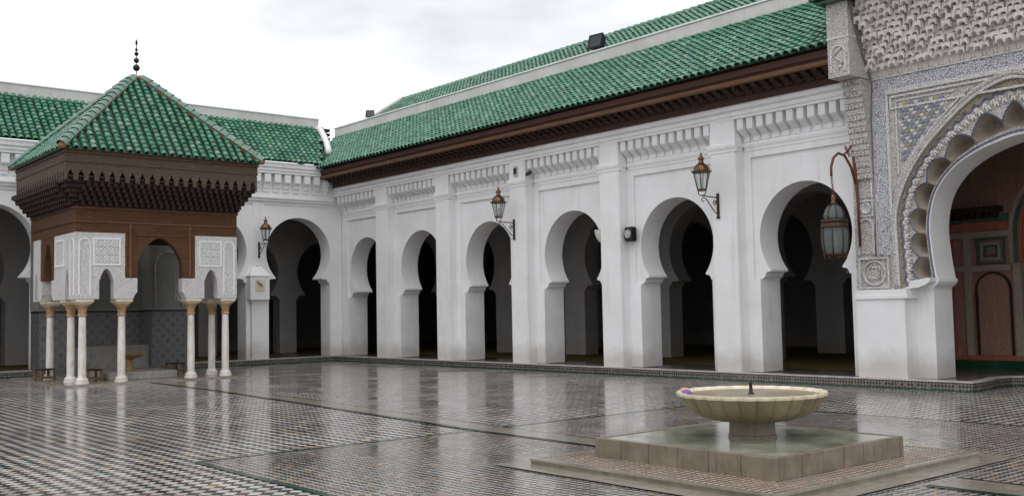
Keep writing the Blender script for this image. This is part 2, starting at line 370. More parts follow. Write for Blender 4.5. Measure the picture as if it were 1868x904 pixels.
# ------------------------------------------------------------------ roof tiles
def tile_mesh(name, w, L, mat, seg=6):
    vs = []; fs = []; r0, r1, th = w*.5, w*.43, .013
    def ring(r, y, z): return [(-r*math.cos(PI*i/seg), y, z+r*math.sin(PI*i/seg)) for i in range(seg+1)]
    vs = ring(r0, 0, .022) + ring(r1, L, 0) + ring(r0-th, 0, .022) + ring(r0-th-.006, L*.4, .008); n = seg+1
    for i in range(seg):
        fs += [(i, i+1, n+i+1, n+i), (2*n+i, 2*n+i+1, i+1, i), (3*n+i, 3*n+i+1, 2*n+i+1, 2*n+i)]
    me = bpy.data.meshes.new(name); me.from_pydata(vs, [], fs); me.materials.append(G[mat]); me.materials.append(G['shadowed_tile_clay'])
    for k, p in enumerate(me.polygons): p.use_smooth = True; p.material_index = 0 if k % 3 < 2 else 1
    me.set_sharp_from_angle(angle=math.radians(50)); return me
def roof_face(roof, E0, u, s, ncol, pitch, ncourse, expo, tmesh, vmax, start=0, vmin=None):
    """list of tile matrices; vmax(col position) = slope length that is covered"""
    u = Vector(u).normalized(); s = Vector(s).normalized(); n = u.cross(s).normalized()
    if n.z < 0: n = -n
    x = s.cross(n).normalized(); mats = []
    for c in range(ncol):
        a = (c+.5)*pitch; lim = vmax(a); lo = vmin(a) if vmin else 0
        ph = random.uniform(-.006, .006)
        for k in range(ncourse):
            v = k*expo
            if v+expo*.55 > lim or v < lo-.01: continue
            j = lambda q: random.gauss(0, q)
            p = Vector(E0)+u*(a+ph+j(.003))+s*(v+j(.005))+n*(.012+j(.002))
            sx = x*math.cos(j(.02))+s*j(.02)
            s2 = (s+x*j(.012)+n*j(.008)).normalized(); x2 = s2.cross(n).normalized(); n2 = x2.cross(s2)
            m4 = Matrix((x2, s2, n2)).transposed().to_4x4(); m4.translation = p; mats.append(m4)
    return mats
def place_tiles(parent, mats, tmesh, limit, stuff_name, mat):
    off = wl(parent)
    mats = sorted(mats, key=lambda q: (q.translation-CAMLOC).length)
    for q in mats[:limit]:
        q2 = q.copy(); q2.translation = q.translation-off
        share(tmesh, 'roof_tile', mw=q2, parent=parent)
    rest = mats[limit:]
    if rest:
        V = [v.co.copy() for v in tmesh.vertices]; Fc = [tuple(p.vertices) for p in tmesh.polygons]; vs = []; fs = []
        for q in rest:
            k = len(vs); vs += [q @ v for v in V]; fs += [tuple(i+k for i in f) for f in Fc]
        o = mesh(stuff_name, vs, fs, mat, parent, smooth=True, ang=50, recalc=False); tag(o, kind='stuff')
        o.data.materials.append(G['shadowed_tile_clay']); o.data.polygons.foreach_set('material_index', [0 if k % 3 < 2 else 1 for k in range(len(Fc))]*len(rest))
TILE = tile_mesh('roof_tile', .176, .215, 'green_tile'); TILE_P = tile_mesh('pavilion_roof_tile', .142, .215, 'green_tile'); HIP = tile_mesh('hip_tile', .24, .30, 'hip_tile')

# ------------------------------------------------------------------ ground
def sheet(name, mat, x0, x1, y0, y1, z, kind='structure'):
    return tag(mesh(name, [(x0, y0, z), (x1, y0, z), (x1, y1, z), (x0, y1, z)], [(0, 1, 2, 3)], mat), kind=kind)
sheet('ground', 'grey_marble', -600, 600, -600, 600, -.02)
court = sheet('courtyard_floor', 'zellij_coarse', -.4, 46, -40, 6, 0)
# the nearest mosaic tiles in the corner of the view, each its own slab on the same grid
h_ = TS*.5-.003; tmb = MB().add([(sx*w, sy*w, z) for w, z in ((h_, 0), (h_-.004, .004)) for sx, sy in ((-1, -1), (1, -1), (1, 1), (-1, 1))],
    [(4, 5, 6, 7)]+[(i, (i+1) % 4, 4+(i+1) % 4, 4+i) for i in range(4)])
cand = []; c45 = math.sqrt(.5)
for i in range(-80, 330):
    for j in range(-420, 80):
        qx, qy = (i+.5)*TS, (j+.5)*TS
        X_, Y_ = c45*(qx+qy), c45*(-qx+qy)
        d_ = Vector((X_, Y_, 0))-CAMLOC; dep = d_.dot(F)
        if dep < 4 or dep > 16: continue
        if Y_ > -13.35 and X_ > 19.95: continue
        u_, v_ = 1848.3*d_.dot(R2)/dep, 1848.3*d_.dot(U2)/dep
        if abs(u_) < 925 and v_ > -448: cand.append((dep, X_, Y_))
cand.sort(); T0 = None
for dep, X_, Y_ in cand[:300]:
    if T0 is None: T0 = mesh('tile', tmb.v, tmb.f, 'zellij_coarse', court); o = T0
    else:
        o = bpy.data.objects.new('tile', T0.data); COL.objects.link(o); o.parent = court
    o.location = (X_, Y_, .0005); o.rotation_euler = (random.gauss(0, .006), random.gauss(0, .006), -PI/4)
FX, FY = 24.46, -9.14
sheet('fountain_court_floor', 'zellij_fine', 20.05, 28.9, -13.2, -4.42, .004)
def strip(name, pts, w, z, mat):
    vs = []
    for i, p in enumerate(pts):
        d = (Vector(pts[min(i+1, len(pts)-1)])-Vector(pts[max(i-1, 0)])).normalized(); q = Vector((-d.y, d.x))*w/2
        vs += [(p[0]-q.x, p[1]-q.y, z), (p[0]+q.x, p[1]+q.y, z)]
    return tag(mesh(name, vs, [(2*i, 2*i+2, 2*i+3, 2*i+1) for i in range(len(pts)-1)], mat), kind='structure')
for i, (a, b) in enumerate([((20.02, -13.25), (28.95, -13.25)), ((20.02, -13.25), (20.02, -4.38)), ((20.02, -4.38), (28.95, -4.38)), ((28.95, -13.25), (28.95, -4.38))]):
    strip('green_border_line', [a, b], .075, .008+.0006*i, 'green_glaze')
chan = [(5.62, -8.22), (10.1, -8.35), (15, -8.72), (20.15, -9.14), (22.5, -9.17)]
strip('green_border_line', chan, .52, .011, 'green_glaze'); strip('marble_channel', chan, .40, .014, 'wet_marble')
chan2 = [(26.4, -9.0), (33, -8.9)]
strip('green_border_line', chan2, .62, .011, 'green_glaze'); strip('marble_channel', chan2, .48, .014, 'wet_marble')
# marble band round the fountain platform (four slabs)
for b in ((22.66, 26.26, -11.14, -10.86), (22.66, 26.26, -7.42, -7.14), (22.66, 22.94, -10.86, -7.42), (25.98, 26.26, -10.86, -7.42)):
    sheet('marble_band', 'wet_marble', *b, .018)
# gallery floor (raised 0.19) with mosaic riser and marble nosing
rec = [(22.33, .02), (22.345, .35), (22.27, .9), (22.18, 1.35), (22.24, 1.75), (22.5, 2.0), (23.0, 2.08), (27, 2.08)]
edge = [(.0, -40), (.0, 0)] + [(x*.0+x, .02) for x in (0.0,)] + rec
edge = [(0.0, -40), (0.0, .02)] + rec
outer = [(46, 2.08), (46, 17), (-12, 17), (-12, -40)]
def offset(pts, d):
    res = []
    for i, p in enumerate(pts):
        d0 = (Vector(p)-Vector(pts[i-1])).normalized() if i else (Vector(pts[1])-Vector(p)).normalized()
        d1 = (Vector(pts[i+1])-Vector(p)).normalized() if i < len(pts)-1 else d0
        n0 = Vector((-d0.y, d0.x)); n1 = Vector((-d1.y, d1.x)); b = (n0+n1).normalized(); k = d/max(b.dot(n0), .4)
        res.append((p[0]+b.x*k, p[1]+b.y*k))
    return res
inner = offset(edge, .02)
fl = tag(prism('gallery_floor', 'gallery_tile', None, inner+outer, 'z', -.01, .172), kind='structure')
def ribbon(name, mat, e0, e1, z0, z1, parent=None):
    n = len(e0); vs = [(p[0], p[1], z) for z in (z0, z1) for e in (e0, e1) for p in e]; fs = []
    for i in range(n-1):
        fs += [(i, i+1, 2*n+i+1, 2*n+i), (n+i, 3*n+i, 3*n+i+1, n+i+1), (2*n+i, 2*n+i+1, 3*n+i+1, 3*n+i), (i, n+i, n+i+1, i+1)]
    fs += [(0, 2*n, 3*n, n), (n-1, 2*n-1, 4*n-1, 3*n-1)]
    return mesh(name, vs, fs, mat, parent)
tag(ribbon('mosaic_riser', 'zellij_kerb', edge, offset(edge, .018), .028, .155, fl)); tag(ribbon('green_skirting', 'green_glaze', offset(edge, -.006), offset(edge, .017), -.005, .027, fl))
ribbon('black_band', 'black_plastic', offset(edge, -.003), offset(edge, .017), .156, .168, fl)
ribbon('marble_nosing', 'kerb_marble', offset(edge, -.015), offset(edge, .16), .169, .196, fl)
m_ = mesh('reed_mat', [(-9, 1.9, .18), (19.4, 1.9, .18), (19.4, 12, .18), (-9, 12, .18)], [(0, 1, 2, 3)], 'reed_mat'); tag(m_, 'brown woven reed mat covering the floor inside the long arcade', 'mat')
m_ = mesh('reed_mat', [(-1.5, -30, .18), (-1.5, -.4, .18), (-8, -.4, .18), (-8, -30, .18)], [(0, 1, 2, 3)], 'reed_mat'); tag(m_, 'brown woven reed mat in the gallery behind the roofed pavilion', 'mat')
ZB = .19

# ------------------------------------------------------------------ long arcade
A = thing('arcade_building', (10, .4, ZB), 'long white arcade of six horseshoe arches with square pillars under a green tiled roof', 'arcade')
PL = [2.58, 5.97, 9.51, 13.03, 16.57, 20.06]; PW = .68
bays = [(0.0, PL[0], 1.42, 1.03)] + [(PL[i]+PW, PL[i+1], (PL[i]+PW+PL[i+1])/2+.04, 1.12) for i in range(5)]
YP, YS, YW, YB = .10, .40, .46, 1.10
# the pierced wall as one polygon
poly = [(-.6, ZB)]
for x0, x1, cx, rad in bays: poly += horseshoe(cx, rad, 4.21-rad, 2.40, min(1.1, rad), ZB)
poly += [(20.6, ZB), (20.6, 5.72), (-.6, 5.72)]
prism('wall', 'white_plaster', A, poly, 'y', YW, YB, smooth=True, ang=24)
for i, (x0, x1, cx, rad) in enumerate(bays):
    hj = min(1.1, rad); hp = rad+.14; t = 4.86
    x0e = x0+.002; x1e = min(x1-.002, 20.055)
    fp = [(x0e, ZB), (cx-hj-.001, ZB), (cx-hj-.001, 2.2), (max(cx-hp, x0e+.1), 2.2), (max(cx-hp, x0e+.1), t), (min(cx+hp, x1e-.04), t), (min(cx+hp, x1e-.04), 2.2), (cx+hj+.001, 2.2), (cx+hj+.001, ZB), (x1e, ZB), (x1e, 5.05), (x0e, 5.05)]
    if i == 0: fp = [(.002, ZB), (cx-hj-.001, ZB), (cx-hj-.001, 2.2), (cx-hp, 2.2), (cx-hp, t), (x1e-.03, t), (x1e-.03, 4.98), (x1e, 4.98), (x1e, 5.05), (.002, 5.05)]
    prism('arch_surround', 'white_plaster', A, fp, 'y', YS, YW-.001)
for x in PL[:5]:
    b = MB().box(x, x+PW, YP, YS+.02, ZB-.01, 5.188).build('pillar', 'white_plaster', A)
    bm = bmesh.new(); bm.from_mesh(b.data); bmesh.ops.bevel(bm, geom=[e for e in bm.edges if abs(e.verts[0].co.z-e.verts[1].co.z) > 1], offset=.018, segments=2, affect='EDGES'); bm.to_mesh(b.data); bm.free()
# ledge that runs round pillars and bays
def ledge(x0, x1, y, nm='ledge', e0=0, e1=0):
    pr = [(y+.06, 5.0), (y-.015, 5.0), (y-.02, 5.06), (y-.035, 5.08), (y-.05, 5.13), (y-.05, 5.17), (y-.012, 5.20), (y+.06, 5.20)]
    prism(nm, 'white_plaster', A, pr, 'x', x0, x1)
for x in PL[:5]:
    ledge(x-.05, x+PW+.05, YP)
    for sx, xe in ((-1, x), (1, x+PW)):
        for d, z0, z1 in ((.02, 5.0, 5.065), (.035, 5.065, 5.10), (.05, 5.10, 5.172), (.015, 5.172, 5.2)):
            a_, b_ = sorted((xe+sx*.001, xe+sx*d)); box('ledge_return', 'white_plaster', A, a_, b_, YP+.061, YS-.052, z0, z1-.001)
for x0, x1, cx, rad in bays: ledge(max(x0+.047, .0), min(x1-.047, 20.05), YS)
# frieze: back plane, pillar heads, overhanging crown wall
box('frieze_wall', 'white_plaster', A, -.3, 20.05, YS+.02, .6, 5.19, 5.75)
for x in PL[:5]:
    w = .62
    prism('pillar_head', 'white_plaster', A, [(x+.0, 5.19), (x+PW, 5.19), (x+PW, 5.30), (x+PW-.01, 5.71), (x+.01, 5.71), (x, 5.30)], 'y', YP+.005, YS+.03)
box('crown_wall', 'white_plaster', A, -.2, 20.05, YP-.005, .6, 5.70, 6.0)
prism('string_moulding', 'white_plaster', A, [(YP-.004, 5.76), (YP-.03, 5.765), (YP-.035, 5.79), (YP-.004, 5.80)], 'x', 0, 20.05)
prism('string_moulding', 'white_plaster', A, [(YP-.004, 5.865), (YP-.045, 5.875), (YP-.075, 5.90), (YP-.08, 6.0), (YP-.004, 6.0)], 'x', 0, 20.05)
corb = [(0, .02), (-.05, .02), (-.055, .13), (-.075, .135), (-.12, .17), (-.20, .22), (-.275, .27), (-.285, .30), (-.285, .515), (0, .515)]
CM = None
for x0, x1, cx, rad in bays:
    n = 11 if x0 > .1 else 10
    w = x1-x0; st = w/n
    for k in range(n):
        xc = x0+(k+.5)*st
        loc = Vector((xc, YS+.025, 5.185))-wl(A)
        if CM is None:
            mb = MB().prism(corb, 'x', -.08, .08); CM = mesh('corbel', mb.v, mb.f, 'white_plaster', None); CM.parent = A; CM.location = loc; WL[CM.name] = wl(A)
        else: share(CM, 'corbel', loc=loc, parent=A)
# wooden eave
YE = -.02
X0E, X1E = .0, 20.08
box('lower_board', 'eave_dark_wood', A, X0E+.06, X1E, YE-.02, .5, 6.0, 6.14)
prism('soffit', 'eave_dark_wood', A, [(.4, 6.14), (-.05, 6.14), (-.42, 6.40), (-.42, 6.68), (.4, 7.26)], 'x', X0E+.06, X1E)
prism('eave_beam', 'gold_wood', A, [(-.44, 6.285), (-.49, 6.285), (-.51, 6.31), (-.51, 6.385), (-.44, 6.385)], 'x', X0E, X1E)
prism('fascia', 'red_wood', A, [(-.43, 6.386), (-.47, 6.386), (-.50, 6.44), (-.53, 6.45), (-.54, 6.575), (-.43, 6.60)], 'x', X0E, X1E)
BM = None; n = 80
for k in range(n):
    x = .2+k*(19.7/(n-1)); loc = Vector((x, 0, 6.14))-wl(A)
    if BM is None:
        mb = MB().prism([(-.04, .0), (-.10, -.0), (-.16, .05), (-.26, .04), (-.30, .10), (-.41, .09), (-.44, .14), (-.44, .24), (-.04, .2)], 'x', -.055, .055)
        BM = mesh('eave_bracket', mb.v, mb.f, 'dark_wood', None); BM.parent = A; BM.location = loc; WL[BM.name] = wl(A)
    else: share(BM, 'eave_bracket', loc=loc, parent=A)
# roof
YR0, ZR0, YR1, ZR1 = -.66, 6.60, 1.75, 8.32
sl = Vector((0, YR1-YR0, ZR1-ZR0)); SLEN = sl.length
# left edge: valley against the back roof
xv = lambda t: -.25-2.2*t     # x of left edge at slope fraction t
def rp(x, t, dz=0): return (x, YR0+(YR1-YR0)*t, ZR0+(ZR1-ZR0)*t+dz)
roofA = mesh('roof', [rp(-.25, .025), rp(20.1, .025), rp(20.1, 1), rp(-2.9, 1), rp(-.25, .025, -.02), rp(20.1, .025, -.02), rp(20.1, 1, -.06), rp(-2.9, 1, -.06)],
             [(0, 1, 2, 3), (4, 7, 6, 5), (0, 4, 5, 1), (1, 5, 6, 2), (2, 6, 7, 3), (3, 7, 4, 0)], 'pan_tile', A)
pit = .2; nc = int(23.0/pit)
mats = roof_face(roofA, (-2.9, YR0, ZR0), (1, 0, 0), sl, nc, pit, 18, SLEN/17.3, TILE, lambda a: SLEN, vmin=lambda a: max(0, (2.65-a)/2.65*SLEN))
place_tiles(roofA, mats, TILE, 300, 'far_roof_tiles', 'green_tile')
prism('ridge_parapet', 'parapet_plaster', A, [(YR1-.02, 8.2), (YR1-.02, 8.66), (YR1+.0, 8.69), (YR1+.32, 8.69), (YR1+.32, 7.9), (YR1, 7.9)], 'x', -2.85, 20.3)
prism('parapet_cap', 'white_plaster', A, [(YR1-.05, 8.692), (YR1-.05, 8.73), (YR1+.34, 8.73), (YR1+.34, 8.692)], 'x', -2.88, 20.3)
prism('attic_wall', 'shade_plaster', A, [(.601, 5.2), (2.0, 5.2), (2.0, 8.2), (1.7, 8.2), (.601, 7.4)], 'x', -.2, 20.3)
# second roof behind the ridge
BR_ = thing('prayer_hall_roof', (8, 6, 8), 'green tiled roof of the hall rising behind the long arcade ridge', 'roof')
yb0, zb0, yb1, zb1 = 3.0, 8.9, 5.0, 10.2
s2 = Vector((0, yb1-yb0, zb1-zb0)); L2 = s2.length
rb = mesh('roof', [(-3.0, yb0, zb0), (24, yb0, zb0), (24, yb1, zb1), (-3.0, yb1, zb1), (-3, 7.4, zb0), (24, 7.4, zb0)], [(0, 1, 2, 3), (3, 2, 5, 4), (0, 3, 4), (1, 5, 2)], 'pan_tile', BR_)
mats = roof_face(rb, (-2.9, yb0, zb0), (1, 0, 0), s2, 100, .2, 12, .2, TILE, lambda a: L2)
place_tiles(rb, mats, TILE, 0, 'hall_roof_tiles', 'green_tile')
mats = []
for k in range(78):
    m4 = Matrix.Rotation(-PI/2, 4, 'Z'); m4.translation = (-3.0+k*.28, yb1, zb1+.02); mats.append(m4)
place_tiles(rb, mats, HIP, 0, 'ridge_tiles', 'green_tile')
mesh('verge', [(-3.4, yb0-.5, zb0-.45), (-2.96, yb0-.5, zb0-.45), (-2.96, yb1+.05, zb1-.1), (-3.4, yb1+.05, zb1-.1), (-3.4, yb0-.5, zb0-.12), (-2.96, yb0-.5, zb0-.12), (-2.96, yb1+.05, zb1+.2), (-3.4, yb1+.05, zb1+.2)],
     [(0, 1, 2, 3), (0, 4, 5, 1), (4, 7, 6, 5), (0, 3, 7, 4), (1, 5, 6, 2), (2, 6, 7, 3)], 'parapet_plaster', BR_)
box('hall_wall', 'shade_plaster', BR_, -3, 24, 3.05, 7.3, 6.6, 8.86)

# ------------------------------------------------------------------ back arcade (behind the pavilion)
B = thing('arcade_building', (-.3, -7, ZB), 'white arcade with tall round arches behind the wooden pavilion', 'arcade')
XF, XB_ = -.2, -.85
cys = [-1.23, -4.35, -7.6, -10.83, -14.0, -17.2]
poly = [(.44, ZB)]
for cy in cys: poly += [(2*cy-p[0], p[1]) for p in horseshoe(cy, 1.21, 3.72, 2.89, 1.19, ZB)]
poly += [(-19.2, ZB), (-19.2, 6.0), (.44, 6.0)]
prism('wall', 'white_plaster', B, poly, 'x', XF, XB_, smooth=True, ang=24)
# raised strips and mouldings
for y0, y1 in ((-2.92, -2.53), (-6.16, -5.77), (-9.42, -9.03), (-12.6, -12.2)):
    box('pilaster_strip', 'white_plaster', B, XF-.01, XF+.035, y0, y1, 2.92, 5.36)
def led(x, y0, y1):
    prism('ledge', 'white_plaster', B, [(x-.05, 5.33), (x+.03, 5.335), (x+.04, 5.42), (x+.10, 5.44), (x+.11, 5.51), (x+.16, 5.53), (x+.16, 5.60), (x-.05, 5.62)], 'y', y0, y1)
led(XF, -19.2, .05)
box('frieze_wall', 'white_plaster', B, XF-.3, XF+.03, -19.2, .3, 5.6, 6.72)
box('crown_wall', 'white_plaster', B, XF-.3, XF+.26, -19.2, -.02, 6.36, 6.74)
for z, d in ((6.44, .03), (6.56, .06)):
    prism('string_moulding', 'white_plaster', B, [(XF+.255, z), (XF+.26+d, z+.01), (XF+.265+d, z+.06), (XF+.255, z+.075)], 'y', -19.2, -.04)
cb = [(0, .02), (.06, .02), (.065, .12), (.10, .13), (.13, .26), (.16, .28), (.20, .31), (.215, .34), (.215, .60), (0, .60)]
CB = None
for k in range(50):
    y = -.28-k*.366
    loc = Vector((XF+.03, y, 5.74))-wl(B)
    if CB is None:
        mb = MB().prism(cb, 'y', -.11, .11); CB = mesh('corbel', mb.v, mb.f, 'white_plaster', None); CB.parent = B; CB.location = loc; WL[CB.name] = wl(B)
    else: share(CB, 'corbel', loc=loc, parent=B)
XR0, ZQ0, XR1, ZQ1 = .14, 6.74, -1.62, 8.36
sb = Vector((XR1-XR0, 0, ZQ1-ZQ0)); SB = sb.length
def rq(y, t, dz=0): return (XR0+(XR1-XR0)*t, y, ZQ0+(ZQ1-ZQ0)*t+dz)
roofB = mesh('roof', [rq(-19, .03), rq(-.45, .03), rq(.55, 1), rq(-19, 1), rq(-19, .03, -.03), rq(-.45, .03, -.03), rq(.55, 1, -.07), rq(-19, 1, -.07)],
             [(0, 1, 2, 3), (4, 7, 6, 5), (0, 4, 5, 1), (1, 5, 6, 2), (2, 6, 7, 3), (3, 7, 4, 0)], 'pan_tile', B)
mats = roof_face(roofB, (XR0, .15, ZQ0), (0, -1, 0), sb, 90, .2, 14, SB/13.2, TILE, lambda a: SB, vmin=lambda a: max(0, (.62-a)/.9*SB))
place_tiles(roofB, mats, TILE, 300, 'far_roof_tiles', 'green_tile')
prism('ridge_parapet', 'parapet_plaster', B, [(XR1+.02, 8.2), (XR1+.02, 8.70), (XR1-.30, 8.70), (XR1-.30, 7.6), (XR1, 7.6)], 'y', -19, .34)
prism('parapet_cap', 'white_plaster', B, [(XR1+.05, 8.703), (XR1+.05, 8.735), (XR1-.33, 8.735), (XR1-.33, 8.703)], 'y', -19, .37)
# curved white verge sweeping down to the valley
pv = [(-1.72, .32, 8.42), (-1.5, .36, 8.30), (-1.2, .33, 8.02), (-.85, .25, 7.70), (-.5, .12, 7.42), (-.30, .02, 7.28)]
MB().tube(pv, .13, 8, .11).build('verge', 'white_plaster', B, smooth=True)
# dark timber louvre beyond the corner
lv = thing('timber_louvre', (-4.0, 1.4, 7.6), 'small dark slatted timber roof glimpsed in the gap between the two roofs', 'louvre')
for k in range(5): box('slat', 'dark_wood', lv, -5.3+.0, -3.5, 1.0+k*.02, 1.9, 8.02+k*.17, 8.12+k*.17)
box('backing', 'black_plastic', lv, -5.3, -3.5, 1.45, 1.6, 7.6, 8.85)

# ------------------------------------------------------------------ interiors
def inner_row(label, along, pos, c0, pitch, n, rad=1.25, t=.55, lab=''):
    o = thing('inner_arcade', (c0, pos, ZB) if along == 'x' else (pos, c0, ZB), label, 'arcade')
    lo = c0-pitch/2
    poly = [(lo-.35, ZB)]
    for k in range(n): poly += horseshoe(c0+k*pitch, rad, 3.25, 2.42, rad+.05, ZB)
    hi = c0+(n-.5)*pitch
    poly += [(hi+.35, ZB), (hi+.35, 5.3), (lo-.35, 5.3)]
    prism('wall', 'shaded_inner_plaster', o, poly, 'y' if along == 'x' else 'x', pos, pos+t, smooth=True, ang=24); return o
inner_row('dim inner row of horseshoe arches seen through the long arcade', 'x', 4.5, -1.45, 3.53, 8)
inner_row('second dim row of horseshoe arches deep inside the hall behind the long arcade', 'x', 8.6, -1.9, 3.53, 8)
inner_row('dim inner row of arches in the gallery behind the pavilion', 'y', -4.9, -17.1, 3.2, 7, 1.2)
cl = prism('gallery_ceiling', 'ceiling_wood', None, [(-.6, -19.4), (-.6, .9), (20.6, .9), (20.6, 14), (-10, 14), (-10, -19.4)], 'z', 5.31, 5.45); tag(cl, kind='structure')
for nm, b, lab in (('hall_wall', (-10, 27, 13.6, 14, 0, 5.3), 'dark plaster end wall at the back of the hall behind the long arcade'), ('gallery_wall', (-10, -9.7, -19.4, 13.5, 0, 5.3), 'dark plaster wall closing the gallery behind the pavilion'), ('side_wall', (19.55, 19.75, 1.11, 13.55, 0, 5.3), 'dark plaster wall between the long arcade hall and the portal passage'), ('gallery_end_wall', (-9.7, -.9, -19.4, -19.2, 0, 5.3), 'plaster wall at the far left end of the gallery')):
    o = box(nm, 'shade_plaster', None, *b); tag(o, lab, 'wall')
# ceiling beams
for k in range(14):
    o = box('ceiling_beam', 'ceiling_wood', cl, -9 if k > 6 else .5+k*0, 19.5, 1.3+k*.24*3.6, 1.45+k*.24*3.6, 5.16, 5.30)

# ------------------------------------------------------------------ pavilion
PY = -8.08; PX0, PX1, PYA, PYB = 1.35, 5.27, -10.17, -5.99
P = thing('courtyard_pavilion', (3.8, PY, .0), 'wooden pavilion with pyramid green tile roof on slender white columns', 'pavilion')
box('marble_floor', 'wet_marble', P, .7, 5.60, -10.5, -5.72, -.01, .045)
# columns
sh = [(.094, .0), (.094, .1), (.097, .6), (.091, 1.2), (.083, 1.66)]
cb_ = [(.165, 0), (.165, .045), (.135, .05), (.15, .075), (.145, .10), (.115, .12), (.11, .15)]
cp_ = [(.093, 1.63), (.112, 1.645), (.112, 1.67), (.095, 1.69), (.10, 1.80), (.13, 1.86), (.165, 1.90), (.17, 1.93)]
first = None
for (x, y) in ((5.06, -9.93), (5.06, -8.98), (5.06, -7.18), (5.06, -6.23), (4.22, -9.95), (4.22, -6.25), (2.42, -9.95)):
    loc = Vector((x, y, .045))-wl(P)
    if first is None:
        first = mesh('column', *(lambda b: (b.v, b.f))(MB().lathe(sh, (0, 0, 0), 18)), 'column_marble', None, smooth=True, ang=40)
        b1 = mesh('column_base', *(lambda b: (b.v, b.f))(MB().lathe(cb_, (0, 0, 0), 18)), 'column_marble', None, smooth=True, ang=40)
        c1 = mesh('capital', *(lambda b: (b.v, b.f))(MB().lathe(cp_, (0, 0, 0), 18, lambda a, i: 1+(.05*abs(math.cos(4*a)) if i > 3 else 0))), 'capital_marble', None, smooth=True, ang=40)
        ab = MB(); ab.add([(sx*w, sy*w, z) for w, z in ((.15, 1.925), (.21, 1.99), (.21, 2.045)) for sx, sy in ((-1, -1), (1, -1), (1, 1), (-1, 1))],
                          [(0, 3, 2, 1), (8, 9, 10, 11)] + [(4*k+i, 4*k+(i+1) % 4, 4*k+4+(i+1) % 4, 4*k+4+i) for k in range(2) for i in range(4)])
        a1 = mesh('abacus', ab.v, ab.f, 'rim_marble', None)
        first.parent = P; first.location = loc; WL[first.name] = wl(P)
        for q in (b1, c1, a1): q.parent = first
    else:
        c = copy_tree(first, parent=P); c.location = loc
# plaster corner blocks
def arch_notch(c, h, zb, zs, za, n=5):
    """pointed, lightly lobed notch, left to right"""
    L = [(c-h, zb), (c-h, zs)]
    for i in range(1, n+1):
        t = i/(n+1); x = c-h*(1-t**1.25); z = zs+(za-zs)*(1-(1-t)**1.7)
        L += [(x-.012, z-.004), (x+.012, z-.004)]
    return L+[(c, za)]+[(2*c-p[0], p[1]) for p in reversed(L)]
Z0, Z1 = 2.10, 3.74
def block(side, mir, axis, a0, a1):
    # side: coordinates along the face, outer edge first
    o, i, pnd, nc, nh = side
    s = 1 if i > o else -1
    nt_ = arch_notch(nc, nh, Z0, 2.5, 2.86)
    if s < 0: nt_ = nt_[::-1]
    poly = [(o, Z0)]+nt_+[(pnd-s*.1, Z0), (pnd-s*.06, 2.2), (pnd, 2.28), (pnd, 2.62), (i, 2.62), (i, Z1), (o, Z1)]
    return prism('plaster_block', 'white_stucco', P, poly, axis, a0, a1)
def frame_rect(parent, mat, axis, a, d, u0, u1, z0, z1, w):
    poly = [(u0, z0), (u1, z0), (u1, z1), (u0, z1)]; inn = [(u0+w, z0+w), (u1-w, z0+w), (u1-w, z1-w), (u0+w, z1-w)]
    mb = MB()
    for k in range(4):
        j = (k+1) % 4; mb.prism([poly[k], poly[j], inn[j], inn[k]], axis, a, a+d)
    return mb.build('panel_frame', mat, parent)
def frame_arch(parent, mat, axis, a, d, u0, u1, z0, zs, w, n=10):
    c = (u0+u1)/2; r = (u1-u0)/2; p = [(u0, z0)]+arc(c, zs, r, PI, 0, n)+[(u1, z0)]; q = [(u0+w, z0)]+arc(c, zs, r-w, PI, 0, n)+[(u1-w, z0)]
    mb = MB()
    for k in range(len(p)-1): mb.prism([p[k], p[k+1], q[k+1], q[k]], axis, a, a+d)
    return mb.build('arched_frame', mat, parent)
for s, o, i, pnd, nc in ((1, PYA, -8.97, -8.66, -9.42), (-1, PYB, -7.15, -7.50, -6.72)):
    block((o, i, pnd, nc, .18), 0, 'x', PX1-.26, PX1)
    lo, hi = min(o, i), max(o, i)
    frame_rect(P, 'white_plaster', 'x', PX1-.002, .022, *( (-9.76, -9.08) if s > 0 else (-7.06, -6.42)), 2.93, 3.62, .05)
    frame_arch(P, 'white_plaster', 'x', PX1-.002, .02, *((-10.10, -9.80) if s > 0 else (-6.38, -6.06)), 2.2, 3.46, .035)
for y0, y1 in ((PYA, PYA+.26), (PYB-.26, PYB)):
    block((PX1-.262, 3.53, 3.3, 4.62, .14), 0, 'y', y0, y1)
    block((PX0+.262, 2.25, 2.45, 1.9, .12), 0, 'y', y0, y1)
frame_arch(P, 'white_plaster', 'y', PYA-.02, .022, 4.86, 5.2, 2.2, 3.44, .04); frame_rect(P, 'white_plaster', 'y', PYA-.02, .022, 3.62, 4.4, 2.93, 3.62, .05)
# geometric lattice in the framed panels
for u0, u1 in ((-9.71, -9.13), (-7.01, -6.47)):
    mb = MB(); z0, z1 = 2.98, 3.57; nx, nz = 3, 3; dx, dz = (u1-u0)/nx, (z1-z0)/nz; xx = PX1+.006
    for a in range(nx):
        for b in range(nz):
            cy, cz = u0+(a+.5)*dx, z0+(b+.5)*dz
            mb.tube([(xx, cy+.075*math.cos(k*PI/8), cz+.075*math.sin(k*PI/8)) for k in range(17)], .013, 5)
            for sx, sz in ((1, 1), (1, -1)): mb.tube([(xx, cy-sx*dx*.5, cz-sz*dz*.5), (xx, cy+sx*dx*.5, cz+sz*dz*.5)], .010, 4)
    mb.build('lattice', 'white_plaster', P, smooth=True)
